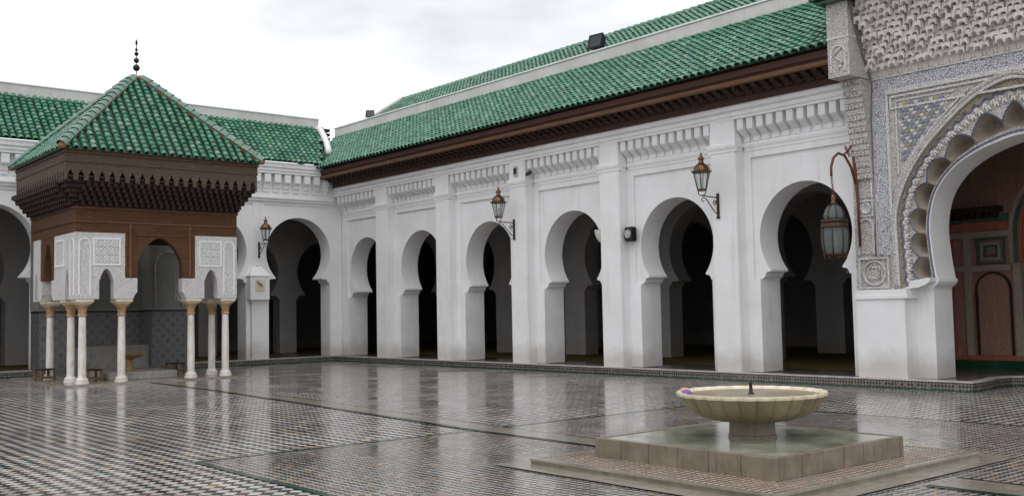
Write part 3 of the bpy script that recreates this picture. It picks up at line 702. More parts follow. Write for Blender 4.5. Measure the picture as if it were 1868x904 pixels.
# timber beam and frieze, four boards each
def four(name, mats, x0, x1, y0, y1, z0, z1, t):
    box(name, mats[0], P, x1-t, x1, y0, y1, z0, z1); box(name, mats[0], P, x0, x0+t, y0, y1, z0, z1)
    box(name, mats[1], P, x0+t+.001, x1-t-.001, y0, y0+t, z0, z1); box(name, mats[1], P, x0+t+.001, x1-t-.001, y1-t, y1, z0, z1)
four('beam_board', ('carved_wood', 'carved_wood'), PX0, PX1-.01, PYA+.01, PYB-.01, 3.742, 3.99, .25)
four('moulding', ('red_wood_y', 'red_wood'), PX0-.02, PX1+.02, PYA-.02, PYB+.02, 3.99, 4.02, .26)
four('frieze_board', ('carved_wood', 'carved_wood'), PX0, PX1, PYA, PYB, 4.02, 4.33, .25)
four('moulding', ('red_wood_y', 'red_wood'), PX0-.03, PX1+.03, PYA-.03, PYB+.03, 4.33, 4.365, .26)
box('ceiling', 'dark_wood', P, PX0+.26, PX1-.27, PYA+.27, PYB-.27, 3.90, 3.98)
# arched boards between the blocks
def lamb(c, h, zb, zs, za): return arch_notch(c, h, zb, zs, za, 7)
for x0, x1 in ((PX1-.22, PX1-.02),):
    prism('arch_board', 'carved_wood', P, [(-8.968, 2.622)]+lamb(-8.07, .58, 2.622, 2.98, 3.66)+[(-7.152, 2.622), (-7.152, 3.74), (-8.968, 3.74)], 'x', x0, x1)
for y in (-8.83, -7.29):
    for x in (PX1-.01,): MB().lathe([(.04, 2.64), (.05, 2.68), (.035, 2.74), (.035, 3.86), (.05, 3.92), (.04, 3.97)], (x, y, 0), 8).build('colonnette', 'red_wood_y', P, smooth=True)
box('arch_frame', 'red_wood_y', P, PX1-.021, PX1+.01, -8.73, -7.39, 3.70, 3.73)
for y0, y1 in ((PYA+.02, PYA+.22), (PYB-.22, PYB-.02)):
    prism('arch_board', 'carved_wood', P, [(2.252, 2.62)]+lamb(2.89, .34, 2.62, 2.95, 3.6)+[(3.528, 2.62), (3.528, 3.74), (2.252, 3.74)], 'y', y0, y1)
# stepped bracket cornice
EX0, EX1, EYA, EYB = 1.62, 5.97, -10.62, -5.73
steps = 6
for k in range(steps):
    d = .03+.105*k; z = 4.366+k*.105
    four('cornice_step', ('dark_wood', 'dark_wood'), PX0-d*.6, PX1+d, PYA-d*.78, PYB+d*.5, z, z+.10, .3+d*.5)
def brow(a0, a1, n, fn, nm):
    mb = MB()
    for k in range(n):
        for j in range(1, steps):
            c = a0+(a1-a0)*(k+.5*(j % 2)+.25)/n; d = .03+.105*j; fn(mb, c, d, 4.366+j*.105)
    return tag(mb.build(nm, 'dark_wood', P), kind='stuff')
brow(PYA, PYB, 26, lambda mb, c, d, z: mb.box(PX1+d-.05, PX1+d+.05, c-.04, c+.04, z-.07, z+.085), 'muqarnas_brackets')
brow(PX0, PX1, 24, lambda mb, c, d, z: mb.box(c-.04, c+.04, PYA-d*.78-.045, PYA-d*.78+.05, z-.07, z+.085), 'muqarnas_brackets')
# fascia with pointed lambrequin teeth
def teeth(a0, a1, zt, zb, n, hw, hh):
    pts = [(a0, zt), (a0, zb)]; st = (a1-a0)/n; s = 1 if st > 0 else -1
    for k in range(n):
        c = a0+(k+.5)*st
        pts += [(c-s*hw, zb), (c-s*hw*1.0, zb+hh*.45), (c-s*hw*.75, zb+hh*.6), (c-s*hw*.35, zb+hh*.72), (c-s*hw*.3, zb+hh*.85), (c, zb+hh), (c+s*hw*.3, zb+hh*.85), (c+s*hw*.35, zb+hh*.72), (c+s*hw*.75, zb+hh*.6), (c+s*hw, zb+hh*.45), (c+s*hw, zb)]
    return pts+[(a1, zb), (a1, zt)]
prism('lambrequin_board', 'weathered_wood_y', P, teeth(EYA, EYB, 5.36, 4.93, 20, .07, .26), 'x', EX1-.05, EX1)
prism('lambrequin_board', 'weathered_wood_x', P, teeth(EX1-.052, EX0, 5.36, 4.93, 20, .055, .26), 'y', EYA, EYA+.05)
prism('lambrequin_board', 'weathered_wood_x', P, teeth(EX1-.052, EX0, 5.36, 4.93, 20, .055, .26), 'y', EYB-.05, EYB)
prism('lambrequin_board', 'weathered_wood_y', P, teeth(EYA+.052, EYB-.052, 5.36, 4.93, 20, .07, .26), 'x', EX0, EX0+.05)
four('eave_soffit', ('dark_wood', 'dark_wood'), EX0+.06, EX1-.06, EYA+.06, EYB-.06, 5.0, 5.06, .8)
four('eave_moulding', ('weathered_wood_y', 'weathered_wood_x'), EX0-.02, EX1+.02, EYA-.02, EYB+.02, 5.36, 5.40, .08)
four('eave_board', ('weathered_wood_y', 'weathered_wood_x'), EX0-.01, EX1+.01, EYA-.01, EYB+.01, 5.401, 5.57, .08)
four('eave_moulding', ('weathered_wood_y', 'weathered_wood_x'), EX0-.04, EX1+.04, EYA-.04, EYB+.04, 5.571, 5.60, .1)
four('eave_red_board', ('red_wood_y', 'red_wood'), EX0-.02, EX1+.02, EYA-.02, EYB+.02, 5.601, 5.685, .1)
# pyramid roof
RX0, RX1, RYA, RYB, RZ = EX0-.10, EX1+.10, EYA-.10, EYB+.08, 5.66
AP = Vector(((RX0+RX1)/2, (RYA+RYB)/2, 8.10))
cr = [Vector((RX1, RYA, RZ)), Vector((RX1, RYB, RZ)), Vector((RX0, RYB, RZ)), Vector((RX0, RYA, RZ))]
roofP = mesh('roof', cr+[AP]+[c-Vector((0, 0, .015)) for c in cr], [(0, 1, 4), (1, 2, 4), (2, 3, 4), (3, 0, 4), (8, 7, 6, 5), (0, 5, 6, 1), (1, 6, 7, 2), (2, 7, 8, 3), (3, 8, 5, 0)], 'pan_tile', P)
mats = []
for k in range(4):
    a, b = cr[k], cr[(k+1) % 4]; mid = (a+b)/2; s_ = AP-mid; L = s_.length; w = (b-a).length; n = round(w/.209); pt = w/n
    q = roof_face(roofP, a, b-a, s_, n, pt, 26, .168, TILE, lambda t: L*(1-abs(t-w/2)/(w/2))-.04)
    if k == 0: mats = q+mats
    else: mats += q
place_tiles(roofP, mats, TILE_P, 300, 'far_roof_tiles', 'green_tile')
for k in range(4):
    c = cr[k]; d = AP-c; L = d.length; d.normalize(); up = Vector((0, 0, 1)); x = d.cross(up).normalized(); n = x.cross(d)
    MB().tube([c+d*.05+n*.02, AP-d*.05+n*.03], .085, 6).build('hip_mortar', 'mortar', roofP, smooth=True)
    for j in range(int(L/.235)):
        m4 = Matrix((x, d, n)).transposed().to_4x4(); m4.translation = c+d*(.0+j*.235)+n*.055-wl(roofP)
        share(HIP, 'hip_tile', mw=m4, parent=roofP)
    # mortar end plug
    MB().lathe([(.001, -.05), (.09, -.03), (.1, .03), (.07, .09), (.001, .11)], tuple(c+d*.02+n*.02), 8).build('hip_end', 'mortar', roofP, smooth=True)
fin = MB().lathe([(.05, -.05), (.04, .02), (.012, .05), (.012, .95)], tuple(AP), 8).build('finial', 'bronze_ball', P, smooth=True)
for r_, z in ((.092, .26), (.072, .46), (.057, .64), (.04, .755)):
    MB().lathe([(.001, -r_)]+[(r_*math.cos(t*PI/10), r_*math.sin(t*PI/10)) for t in range(-4, 5)]+[(.001, r_)], (AP.x, AP.y, AP.z+z), 14).build('ball', 'bronze_ball', fin, smooth=True)
MB().lathe([(.001, .87), (.03, .91), (.034, .95), (.02, 1.0), (.001, 1.05)], tuple(AP), 8).build('tip', 'bronze_ball', fin, smooth=True)
# ------------------------------------------------------------------ mosaic wall behind the pavilion
ZW = thing('mosaic_wall', (.3, -7.65, 0), 'star mosaic wall with recessed niche behind the pavilion columns', 'wall')
def zel(x0, x1, y0, y1, nm='mosaic_panel'):
    return box(nm, 'zellij_rosette', ZW, x0, x1, y0, y1, 0, 1.80)
zel(-.1, .75, -6.62, -5.42); zel(-.1, .75, -9.78, -8.98); zel(-.18, -.02, -8.98, -6.62)
for b in ((-.1, .77, -6.62, -5.40), (-.1, .77, -9.79, -8.98), (-.18, 0, -8.979, -6.621)):
    box('black_frieze', 'black_plastic', ZW, b[0], b[1], b[2], b[3], 1.801, 1.86); box('cap_band', 'grey_marble', ZW, b[0], b[1]+.015, b[2], b[3], 1.861, 1.90)
wp = [(-9.78, 1.901), (-5.42, 1.901), (-5.42, 5.3), (-9.78, 5.3)]
prism('plaster_wall', 'shade_plaster', ZW, wp, 'x', -.19, -.06)
prism('plaster_wing', 'shade_plaster', ZW, [(-6.62, 1.901), (-5.42, 1.901), (-5.42, 4.2), (-6.62, 4.2)], 'x', -.06, .6)
prism('plaster_wing', 'shade_plaster', ZW, [(-9.78, 1.901), (-8.98, 1.901), (-8.98, 4.2), (-9.78, 4.2)], 'x', -.06, .6)
frame_arch(ZW, 'grey_marble', 'x', .6, .04, -6.5, -5.6, 1.95, 3.2, .06); frame_arch(ZW, 'grey_marble', 'x', -.06, .05, -8.6, -7.0, 1.95, 3.0, .08)
box('marble_backrest', 'grey_marble', ZW, -.02, .55, -8.97, -6.63, 0, .82)
# marble basin in the pavilion
bs = thing('marble_basin', (3.2, -8.13, .045), 'small ochre marble basin on a pedestal inside the pavilion', 'basin')
box('plinth', 'grey_marble', bs, 2.6, 4.75, -9.12, -7.42, .046, .24, bevel=.02)
MB().lathe([(.13, .24), (.13, .3), (.09, .33), (.08, .48), (.11, .52)], (3.2, -8.13, 0), 14).build('pedestal', 'ochre_marble', bs, smooth=True, ang=40)
MB().lathe([(.1, .52), (.25, .56), (.37, .63), (.40, .66), (.38, .665), (.33, .64), (.2, .60), (.001, .59)], (3.2, -8.13, 0), 22).build('bowl', 'ochre_marble', bs, smooth=True)
# low slatted stools
def stool(loc, rz, label):
    t = thing('low_stool', loc, label, 'stool', 'low stools in the pavilion'); w = .17; h = .30
    WL[t.name] = Vector((0, 0, 0))
    box('seat', 'dark_wood', t, -w-.02, w+.02, -w-.02, w+.02, h-.04, h)
    for sx in (-1, 1):
        for sy in (-1, 1): box('leg', 'stool_wood', t, sx*w-.025, sx*w+.025, sy*w-.025, sy*w+.025, .0, h-.041)
    for sy in (-1, 1): box('rail', 'stool_wood', t, -w+.026, w-.026, sy*w-.02, sy*w+.02, .05, .09)
    for sx in (-1, 1): box('rail', 'stool_wood', t, sx*w-.02, sx*w+.02, -w+.026, w-.026, .05, .09)
    t.rotation_euler[2] = rz; return t
stool((2.72, -10.15, .046), .2, 'low stool at the foot of the leftmost pavilion column')
stool((4.3, -9.45, .046), .1, 'low stool right beside the pair of white pavilion columns')
stool((2.9, -6.75, .046), .3, 'low dark stool near the pavilion column by the right mosaic panel')

# ------------------------------------------------------------------ portal
PT = thing('carved_portal', (23.2, .3, ZB), 'monumental portal of carved grey stucco with scalloped arch at the right', 'portal')
MXC = 23.2
def mir(p): return (2*MXC-p[0],)+tuple(p[1:])
for sgn in (0, 1):
    f_ = (lambda x0, x1: (x0, x1)) if not sgn else (lambda x0, x1: (2*MXC-x1, 2*MXC-x0))
    b = MB().box(*f_(20.06, 21.07), .10, 1.2, ZB-.01, 1.70).build('pier', 'white_plaster', PT)
    MB().box(*f_(21.071, 21.44), .5, 1.2, ZB-.01, 1.86).build('jamb', 'white_plaster', PT)
    box('shelf', 'white_plaster', PT, *f_(20.04, 21.15), .06, 1.19, 1.70, 1.76); box('shelf', 'white_plaster', PT, *f_(20.06, 21.12), .08, 1.19, 1.761, 1.88)
    pr = [(21.05, 1.861), (21.44, 1.861), (21.46, 1.90), (21.52, 1.94), (21.56, 2.0), (21.56, 2.06), (21.05, 2.06)]
    prism('impost', 'white_plaster', PT, pr if not sgn else [mir(p) for p in pr], 'y', .47, 1.2)
for q in (0, 1):
    pr = [(20.94, 1.882), (21.13, 1.882), (21.3, 1.90), (21.44, 1.95), (21.52, 2.0), (21.52, 2.075), (20.94, 2.0)]
    prism('ring_footing', 'white_plaster', PT, pr if not q else [mir(p) for p in pr], 'y', .21, .469)
Oc = [(20.93, 1.88), (20.92, 2.6), (20.92, 3.25), (21.05, 3.72), (21.35, 4.25), (21.75, 4.70), (22.29, 5.16), (22.72, 5.42), (23.2, 5.55)]
Ic = [(21.53, 2.06), (21.47, 2.5), (21.44, 3.05), (21.52, 3.5), (21.68, 3.82), (21.94, 4.09), (22.25, 4.28), (22.65, 4.43), (23.2, 4.54)]
def resample(c, n):
    # smooth Catmull-Rom then even spacing
    q = []
    for i in range(len(c)-1):
        p0, p1, p2, p3 = [Vector(c[max(0, min(len(c)-1, i+k))]) for k in (-1, 0, 1, 2)]
        if i+2 > len(c)-1: p3 = Vector(mir(tuple(c[-2])))
        for j in range(12):
            t = j/12; q.append(.5*((2*p1)+(-p0+p2)*t+(2*p0-5*p1+4*p2-p3)*t*t+(-p0+3*p1-3*p2+p3)*t**3))
    q.append(Vector(c[-1])); d = [0]
    for i in range(1, len(q)): d.append(d[-1]+(q[i]-q[i-1]).length)
    res = []; k = 0
    for i in range(n+1):
        s_ = d[-1]*i/n
        while k < len(d)-2 and d[k+1] < s_: k += 1
        t = (s_-d[k])/max(d[k+1]-d[k], 1e-9); v = q[k].lerp(q[k+1], min(t, 1)); res.append((v.x, v.y))
    return res
def full(h): return h+[mir(p) for p in reversed(h[:-1])]
NP = 84
O_ = resample(Oc, NP); I_ = resample(Ic, NP)
def between(t): return [((1-t)*a[0]+t*b[0], (1-t)*a[1]+t*b[1]) for a, b in zip(O_, I_)]
def loft(name, mat, rows, parent=None, smooth=True, nm=None):
    n = len(rows[0]); vs = [v for r_ in rows for v in r_]; fs = [(k*n+i, k*n+i+1, (k+1)*n+i+1, (k+1)*n+i) for k in range(len(rows)-1) for i in range(n-1)]
    return mesh(name, vs, fs, mat, parent, smooth=smooth, ang=40 if smooth else None)
def at(c, y): return [(p[0], y, p[1]) for p in full(c)]
# wall with the outer arch opening
wpoly = [(20.06, 1.881)]+full(O_)+[(26.34, 1.881), (26.34, 7.4), (20.06, 7.4)]
prism('spandrel_wall', 'carved_stucco', PT, wpoly, 'y', .15, 1.19)
loft('gilt_band', 'gilt_stucco', [at(O_, .17), at(between(.06), .17), at(between(.24), .21)], PT)
loft('stucco_band', 'carved_stucco', [at(between(.24), .21), at(between(.28), .20), at(between(.46), .27)], PT)
loft('inner_stucco_band', 'carved_stucco', [at(between(.86), .462), at(between(.97), .47)], PT)
loft('intrados', 'white_plaster', [at(between(.96), .47), at(I_, .48), at(I_, .50), at(I_, 1.2), at(O_, 1.2)], PT)
for t, r_, m_ in ((-.03, .05, 'carved_stucco'), (.05, .032, 'white_stucco'), (.93, .016, 'blue_paint')):
    c = full(between(t)); y = .12 if t < .5 else .465
    MB().tube([(p[0], y, p[1]) for p in c[::2]], r_, 8).build('arch_moulding', m_, PT, smooth=True)
# blue zigzag cresting
zz = []
w0, w1 = full(between(.20)), full(between(.27))
for i in range(0, len(w0)): zz.append(((w0 if (i//2) % 2 else w1)[i]))
MB().tube([(p[0], .185, p[1]) for p in zz], .018, 5).build('zigzag_cresting', 'blue_paint', PT)
# little muqarnas niches following the arch
NM = None
c1, c2 = full(between(.33)), full(between(.40))
for i in range(2, len(c1)-2, 3):
    for row, c in enumerate((c1, c2)):
        j = i+(row % 2); p = c[j]; q = c[j+1]; a = math.atan2(q[1]-p[1], q[0]-p[0])
        if NM is None:
            mb = MB().prism([(-.035, -.04), (-.02, -.04), (-.012, 0), (0, .012), (.012, 0), (.02, -.04), (.035, -.04), (.035, .045), (-.035, .045)], 'y', -.035, .03)
            NM = mesh('muqarnas_niche', mb.v, mb.f, 'muqarnas_plaster', None); NM.parent = PT; WL[NM.name] = wl(PT); o = NM
        else: o = share(NM, 'muqarnas_niche', parent=PT)
        o.location = Vector((p[0], .235, p[1]))-wl(PT); o.rotation_euler = (0, -a, 0)
# scalloped lobes
cut = [0, 11, 21, 31, 42, 54, 67, 84-6]
cuts = [0, 10, 20, 30, 41, 53, 66, 79]
allc = cuts+[2*NP-c for c in reversed(cuts)]
Sout, Sin, Mid = full(between(.44)), full(between(.86)), full(between(.74))
for a, b in zip(allc[:-1], allc[1:]):
    rows = []; n = b-a; R_ = 7
    for k in range(R_+1):
        t = k/R_; row = []
        for i in range(a, b+1):
            w = (i-a)/n; bul = (1-abs(2*w-1)**1.5)**.9
            edge_ = [Mid[i][d]*(1-bul)+Sout[i][d]*bul for d in (0, 1)]
            x = edge_[0]*(1-t)+Sin[i][0]*t; z = edge_[1]*(1-t)+Sin[i][1]*t
            y = .25+.215*t**1.3+.42*math.sin(PI*w)**.8*math.sin(PI*min(1, t**.6))
            row.append((x, y, z))
        rows.append(row)
    loft('scallop_lobe', 'tan_stucco', rows, PT)
    # flat field between scallop edge and band
    rows2 = [[(Sout[i][0]+(full_b[i][0]-Sout[i][0])*0, .27, Sout[i][1]) for i in range(a, b+1)] for full_b in (Sout,)]
    top = [(c[0], .268, c[1]) for c in full(between(.515))[a:b+1]]
    loft('stucco_field', 'carved_stucco', [[(p[0], .268, p[1]) for p in full(between(.445))[a:b+1]], rows[0]], PT, smooth=False)
    MB().tube([(r_[0], r_[1]-.008, r_[2]) for r_ in rows[0]], .014, 5).build('scallop_edge', 'blue_paint', PT, smooth=True)
# inscription bands and frames
box('inscription_band', 'blue_stucco', PT, 20.58, 25.82, .118, .149, 5.69, 5.92)
for f_ in ((20.56, 20.84), (25.56, 25.84)): box('inscription_band', 'blue_stucco', PT, *f_, .118, .149, 2.53, 5.688)
def rail(x0, x1, z0, z1, d=.03): box('frame_moulding', 'white_stucco', PT, x0, x1, .149-d-.02, .149, z0, z1)
rail(20.5, 25.9, 5.925, 5.96, .035); rail(20.85, 25.55, 5.60, 5.685, .03); rail(20.52, 20.555, 2.51, 5.92)
rail(20.85, 20.90, 1.89, 5.595); rail(25.50, 25.55, 1.89, 5.595); rail(25.845, 25.88, 2.51, 5.92)
frame_rect(PT, 'white_stucco', 'y', .10, .05, 20.93, 25.47, 5.30, 5.56, .04).name = 'top_frame'
# spandrel with glazed scale tiles
for sgn in (0, 1):
    tri = [(21.08, 5.42), (22.12, 5.42)]+[p for p in reversed(between(-.16)) if 21.08 < p[0] < 22.12 and p[1] < 5.38 and p[1] > 3.95]+[(21.08, 4.05)]
    tri = [(21.08, 5.42)]+[p for p in between(-.16) if False]+[(22.1, 5.42)]+[p for p in sorted(between(-.17), key=lambda q: -q[0]) if 21.1 < p[0] < 22.05]+[(21.08, 4.1)]
    if sgn: tri = [mir(p) for p in tri]
    bgp = prism('spandrel_panel', 'carved_stucco', PT, tri, 'y', .135, .149)
    lim = between(-.2)
    SCm = {}
    for r_ in range(19):
        for c in range(10):
            x = 21.16+c*.1+(r_ % 2)*.05; z = 5.37-r_*.066
            zl = max([p[1] for p in lim if p[0] <= x]+[0])
            if z-.05 < zl+.03 or x > 22.0: continue
            mt = ('scale_blue', 'scale_ochre', 'scale_white', 'scale_green')[(r_*2+c) % 2*2 % 4 if r_ % 3 else (1 if c % 2 else 2)]
            mt = 'scale_white' if (c+r_//2) % 3 == 0 else ('scale_ochre' if (r_ % 4 == 0 and c % 2) else ('scale_blue', 'scale_grey')[r_ % 2])
            if mt not in SCm:
                mb = MB().prism([(-.048, .012), (-.04, -.012), (-.02, -.024), (0, -.03), (.02, -.024), (.04, -.012), (.048, .012), (.02, .026), (-.02, .026)], 'y', -.02, 0)
                SCm[mt] = mesh('glazed_scale', mb.v, mb.f, mt, None); o = SCm[mt]; o.parent = bgp; WL[o.name] = wl(bgp)
            else: o = share(SCm[mt], 'glazed_scale', parent=bgp)
            o.location = Vector(((x if not sgn else 2*MXC-x), .134, z))-wl(bgp)
    for e0, e1 in (((21.05, 4.05), (21.05, 5.45)), ((21.05, 5.45), (22.2, 5.45))):
        p0, p1 = (e0, e1) if not sgn else (mir(e0), mir(e1))
        MB().tube([(p0[0], .13, p0[1]), (p1[0], .13, p1[1])], .022, 6).build('panel_moulding', 'white_stucco', PT)
    MB().tube([((p[0] if not sgn else 2*MXC-p[0]), .128, p[1]) for p in between(-.16) if 21.0 < p[0] < 22.5], .024, 6).build('panel_moulding', 'white_stucco', PT, smooth=True)
# side panels: medallion, arched panel, boss, arched panel
for x0 in (20.12, 25.9):
    frame_rect(PT, 'white_stucco', 'y', .10, .05, x0+.02, x0+(.66 if x0 < 23 else .38), 1.90, 2.50, .035).name = 'medallion_frame'
    cx = x0+.34 if x0 < 23 else x0+.2
    ring = [(cx+.23*math.cos(k*PI/16), .13, 2.2+.23*math.sin(k*PI/16)) for k in range(33)]
    MB().tube(ring, .022, 6).build('medallion_ring', 'white_stucco', PT, smooth=True)
    MB().tube([(cx+.1*math.cos(k*PI/4*1)*(1+.6*(k % 2)), .135, 2.2+.1*math.sin(k*PI/4)*(1+.6*(k % 2))) for k in range(9)], .018, 6).build('medallion_star', 'white_stucco', PT, smooth=True)
    for z0, zs in ((2.56, 3.10), (3.66, 4.1)):
        frame_arch(PT, 'white_stucco', 'y', .105, .045, x0+.02, x0+.38, z0, zs, .04)
        box('arabesque_panel', 'carved_stucco', PT, x0+.07, x0+.33, .132, .149, z0+.01, zs+.08)
    frame_rect(PT, 'white_stucco', 'y', .11, .04, x0+.02, x0+.38, 3.30, 3.62, .03).name = 'boss_frame'
    MB().lathe([(.115, 0), (.12, .02), (.10, .035), (.075, .01), (.03, -.02), (.001, -.025)], (0, 0, 0), 18).build('boss', 'white_stucco', PT, smooth=True)
    bo = bpy.data.objects[[o.name for o in PT.children if o.name.startswith('boss') and not o.name.startswith('boss_')][-1]]
    for v in bo.data.vertices:
        w = v.co+wl(PT); v.co = Vector((x0+.2+w.x, .149-w.z, 3.46+w.y))-wl(PT)
# brackets either side of the hood
for x0 in (20.10, 25.84):
    box('bracket', 'carved_stucco', PT, x0, x0+.46, -.62, .149, 5.96, 7.40); box('bracket_band', 'white_stucco', PT, x0-.012, x0+.472, -.635, -.0, 6.70, 6.74)
    frame_arch(PT, 'white_stucco', 'y', -.645, .03, x0+.06, x0+.40, 6.06, 6.42, .035).name = 'bracket_panel'
    MB().tube([(x0+.23+.09*math.sin(k*.9), -.632, 6.12+k*.05) for k in range(9)], .022, 6).build('bracket_arabesque', 'white_stucco', PT, smooth=True)
    for k in range(17):
        z1 = 5.955-k*.113; y0 = -.26+.33*(k/16)**.7
        box('corbel_step', 'carved_stucco', PT, x0+.03+.002*(k % 2), x0+.43-.002*(k % 2), y0, .149, z1-.112, z1-.001)
        if k % 2 == 0:
            for j in range(5): box('corbel_tooth', 'carved_stucco', PT, x0+.045+j*.078, x0+.095+j*.078, y0-.02, y0+.01, z1-.108, z1-.03)
# muqarnas hood
hood = [(.148, 5.97), (.135, 5.97), (.11, 6.06), (-.36, 7.40), (.148, 7.40)]
prism('hood_backing', 'muqarnas_plaster', PT, hood, 'x', 20.562, 25.838)
CELL = None; rest = MB()
pl = [(-.076, 0), (-.060, 0), (-.057, .03), (-.04, .052), (-.018, .058), (0, .066), (.018, .058), (.04, .052), (.057, .03), (.060, 0), (.076, 0), (.076, .125), (-.076, .125)]
cmb = MB().prism(pl, 'y', -.13, .12)
for r_ in range(12):
    z = 6.08+r_*.109; y = .12-.57*(z-5.97)/1.43
    for c in range(36):
        x = 20.66+c*.148+(r_ % 2)*.074
        if x > 25.76 or random.random() < .03: continue
        loc = Vector((x+random.uniform(-.022, .022), y-random.choice((-.07, -.03, 0, .02, .06)), z+random.uniform(-.012, .012)))
        scl = (random.uniform(.86, 1.06), random.uniform(.85, 1.1), random.uniform(.9, 1.1))
        if x > 24.0:
            rest.add([loc+Vector((v[0]*scl[0], v[1]*scl[1], v[2]*scl[2])) for v in cmb.v], cmb.f); continue
        if CELL is None:
            CELL = mesh('muqarnas_cell', cmb.v, cmb.f, 'muqarnas_plaster', None); CELL.parent = PT; WL[CELL.name] = wl(PT); o = CELL
        else: o = share(CELL, 'muqarnas_cell', parent=PT)
        o.location = loc-wl(PT); o.scale = scl
tag(rest.build('far_muqarnas', 'muqarnas_plaster', PT), kind='stuff')
for c in range(27):
    x = 20.66+c*.2
    frame_arch(PT, 'muqarnas_plaster', 'y', .09, .04, x-.08, x+.08, 5.972, 6.02, .02, 6)
# portal eave and roof
box('eave_board', 'green_glaze', PT, 19.98, 26.42, -.80, .9, 7.402, 7.47)
PR = mesh('roof', [(19.9, -.9, 7.52), (26.5, -.9, 7.52), (26.5, 2.2, 9.5), (19.9, 2.2, 9.5), (19.9, 2.2, 7.47), (26.5, 2.2, 7.47), (19.9, -.9, 7.472), (26.5, -.9, 7.472)], [(0, 1, 2, 3), (3, 2, 5, 4), (0, 3, 4, 6), (1, 7, 5, 2), (6, 7, 1, 0), (4, 5, 7, 6)], 'pan_tile', PT)
sv = Vector((0, 3.1, 1.98)); mats = roof_face(PR, (19.9, -.94, 7.52), (1, 0, 0), sv, 33, .2, 18, .2, TILE, lambda a: sv.length)
place_tiles(PR, mats, TILE, 0, 'portal_roof_tiles', 'green_tile')
MB().tube([(20.60, -.60, 7.38), (20.585, -.5, 7.1), (20.59, -.3, 6.6), (20.585, -.05, 6.15), (20.585, .085, 5.93), (20.545, .10, 5.2), (20.54, .105, 3.6), (20.53, .1, 2.52)], .014, 6).build('power_cable', 'cable_rubber', PT, smooth=True)
# passage behind the portal
for nm, b, lab in (('passage_wall', (26.9, 27.1, 1.2, 5, ZB, 5.3), 'plaster side wall of the passage behind the portal arch'),):
    tag(box(nm, 'shade_plaster', None, *b), lab, 'wall')
pc = box('passage_ceiling', 'dark_wood', None, 19.76, 27, 1.201, 5, 5.0, 5.2); tag(pc, kind='structure')
# painted wooden door wall
DW = thing('painted_door', (23, 3.8, ZB), 'red and green painted wooden door screen inside the portal arch', 'door')
DC = 22.95
box('backing', 'door_wood', DW, 19.77, 26.1, 3.86, 4.0, ZB, 5.0)
box('green_base', 'green_glaze', DW, 19.77, 26.1, 3.74, 3.859, ZB-.01, .37)
box('bottom_rail', 'door_red', DW, 19.77, 26.1, 3.80, 3.859, .371, .46)
for x, w in ((20.02, .16), (20.42, .14), (21.46, .16)):
    for q in (0, 1):
        a, b = (x, x+w) if not q else (2*DC-x-w, 2*DC-x)
        box('stile', 'door_red' if x < 20.1 else 'door_pale', DW, a, b, 3.80, 3.859, .461, 3.50 if x < 21 else 2.4)
for z0, z1, mt in ((2.26, 2.38, 'door_pale'), (2.98, 3.10, 'door_pale'), (3.12, 3.30, 'door_red'), (3.32, 3.46, 'door_green')):
    for q in (0, 1):
        a, b = (19.8, 21.4) if not q else (2*DC-21.4, 2*DC-19.8)
        box('rail', mt, DW, a, b, 3.79, 3.858, z0, z1)
box('cornice', 'dark_wood', DW, 19.78, 21.3, 3.62, 3.857, 3.50, 3.62)
for k in range(9): box('cornice_bracket', 'dark_wood', DW, 19.85+k*.16, 19.94+k*.16, 3.66, 3.856, 3.38, 3.50)
for q in (0, 1):
    f_ = (lambda a, b: (a, b)) if not q else (lambda a, b: (2*DC-b, 2*DC-a))
    a, b = f_(20.64, 21.40)
    frame_arch(DW, 'dark_wood', 'y', 3.80, .06, a, b, .48, 1.86, .04).name = 'wicket_arch'
    prism('wicket_door', 'door_wood', DW, [(a+.05, .47)]+[((a+b)/2-h, z) for h, z in ((.33, 1.55), (.29, 1.62), (.33, 1.7))]+arc((a+b)/2, 1.86, .34, PI, 0, 12)+[((a+b)/2+h, z) for h, z in ((.33, 1.7), (.29, 1.62), (.33, 1.55))]+[(b-.05, .47)], 'y', 3.83, 3.858)
    for w, mt, y in ((0, 'door_green', 3.80), (.1, 'door_pale', 3.815), (.15, 'door_green', 3.805)):
        a2, b2 = f_(20.70+w, 21.30-w); frame_rect(DW, mt, 'y', y, .05, a2, b2, 2.40+w, 2.96-w, .045).name = 'square_panel'
for r_, mt, y in ((1.55, 'door_pale', 3.80), (1.45, 'door_green', 3.81), (1.36, 'door_red', 3.80), (1.26, 'door_wood', 3.82)):
    frame_arch(DW, mt, 'y', y, .05, DC-r_, DC+r_, 2.42, 3.02, .09, 24).name = 'fanlight_arch'
st = None
for r_ in range(9):
    for c in range(12):
        x = DC-1.15+c*.21+(r_ % 2)*.1; z = 2.6+r_*.18
        if (x-DC)**2+max(0, z-3.02)**2 > 1.1**2: continue
        if st is None:
            mb = MB().prism([(.075*math.cos(k*PI/4)*(1 if k % 2 else .6), .075*math.sin(k*PI/4)*(1 if k % 2 else .6)) for k in range(8)], 'y', 3.835-3.8, 3.858-3.8)
            st = mesh('star_inlay', mb.v, mb.f, 'door_green', None); st.parent = DW; WL[st.name] = wl(DW); o = st
        else: o = share(st, 'star_inlay', parent=DW)
        o.location = Vector((x, 3.8, z))-wl(DW)
for q in (0, 1):
    for z0, z1, mt in ((1.55, 2.2, 'door_green'), (.55, 1.45, 'door_pale')):
        a, b = (21.68, 22.6) if not q else (2*DC-22.6, 2*DC-21.68)
        frame_rect(DW, mt, 'y', 3.80, .055, a, b, z0, z1, .05).name = 'leaf_panel'
        for k in range(4): box('panel_bar', mt, DW, a+.12+k*.2, a+.18+k*.2, 3.815, 3.857, z0+.08, z1-.08)
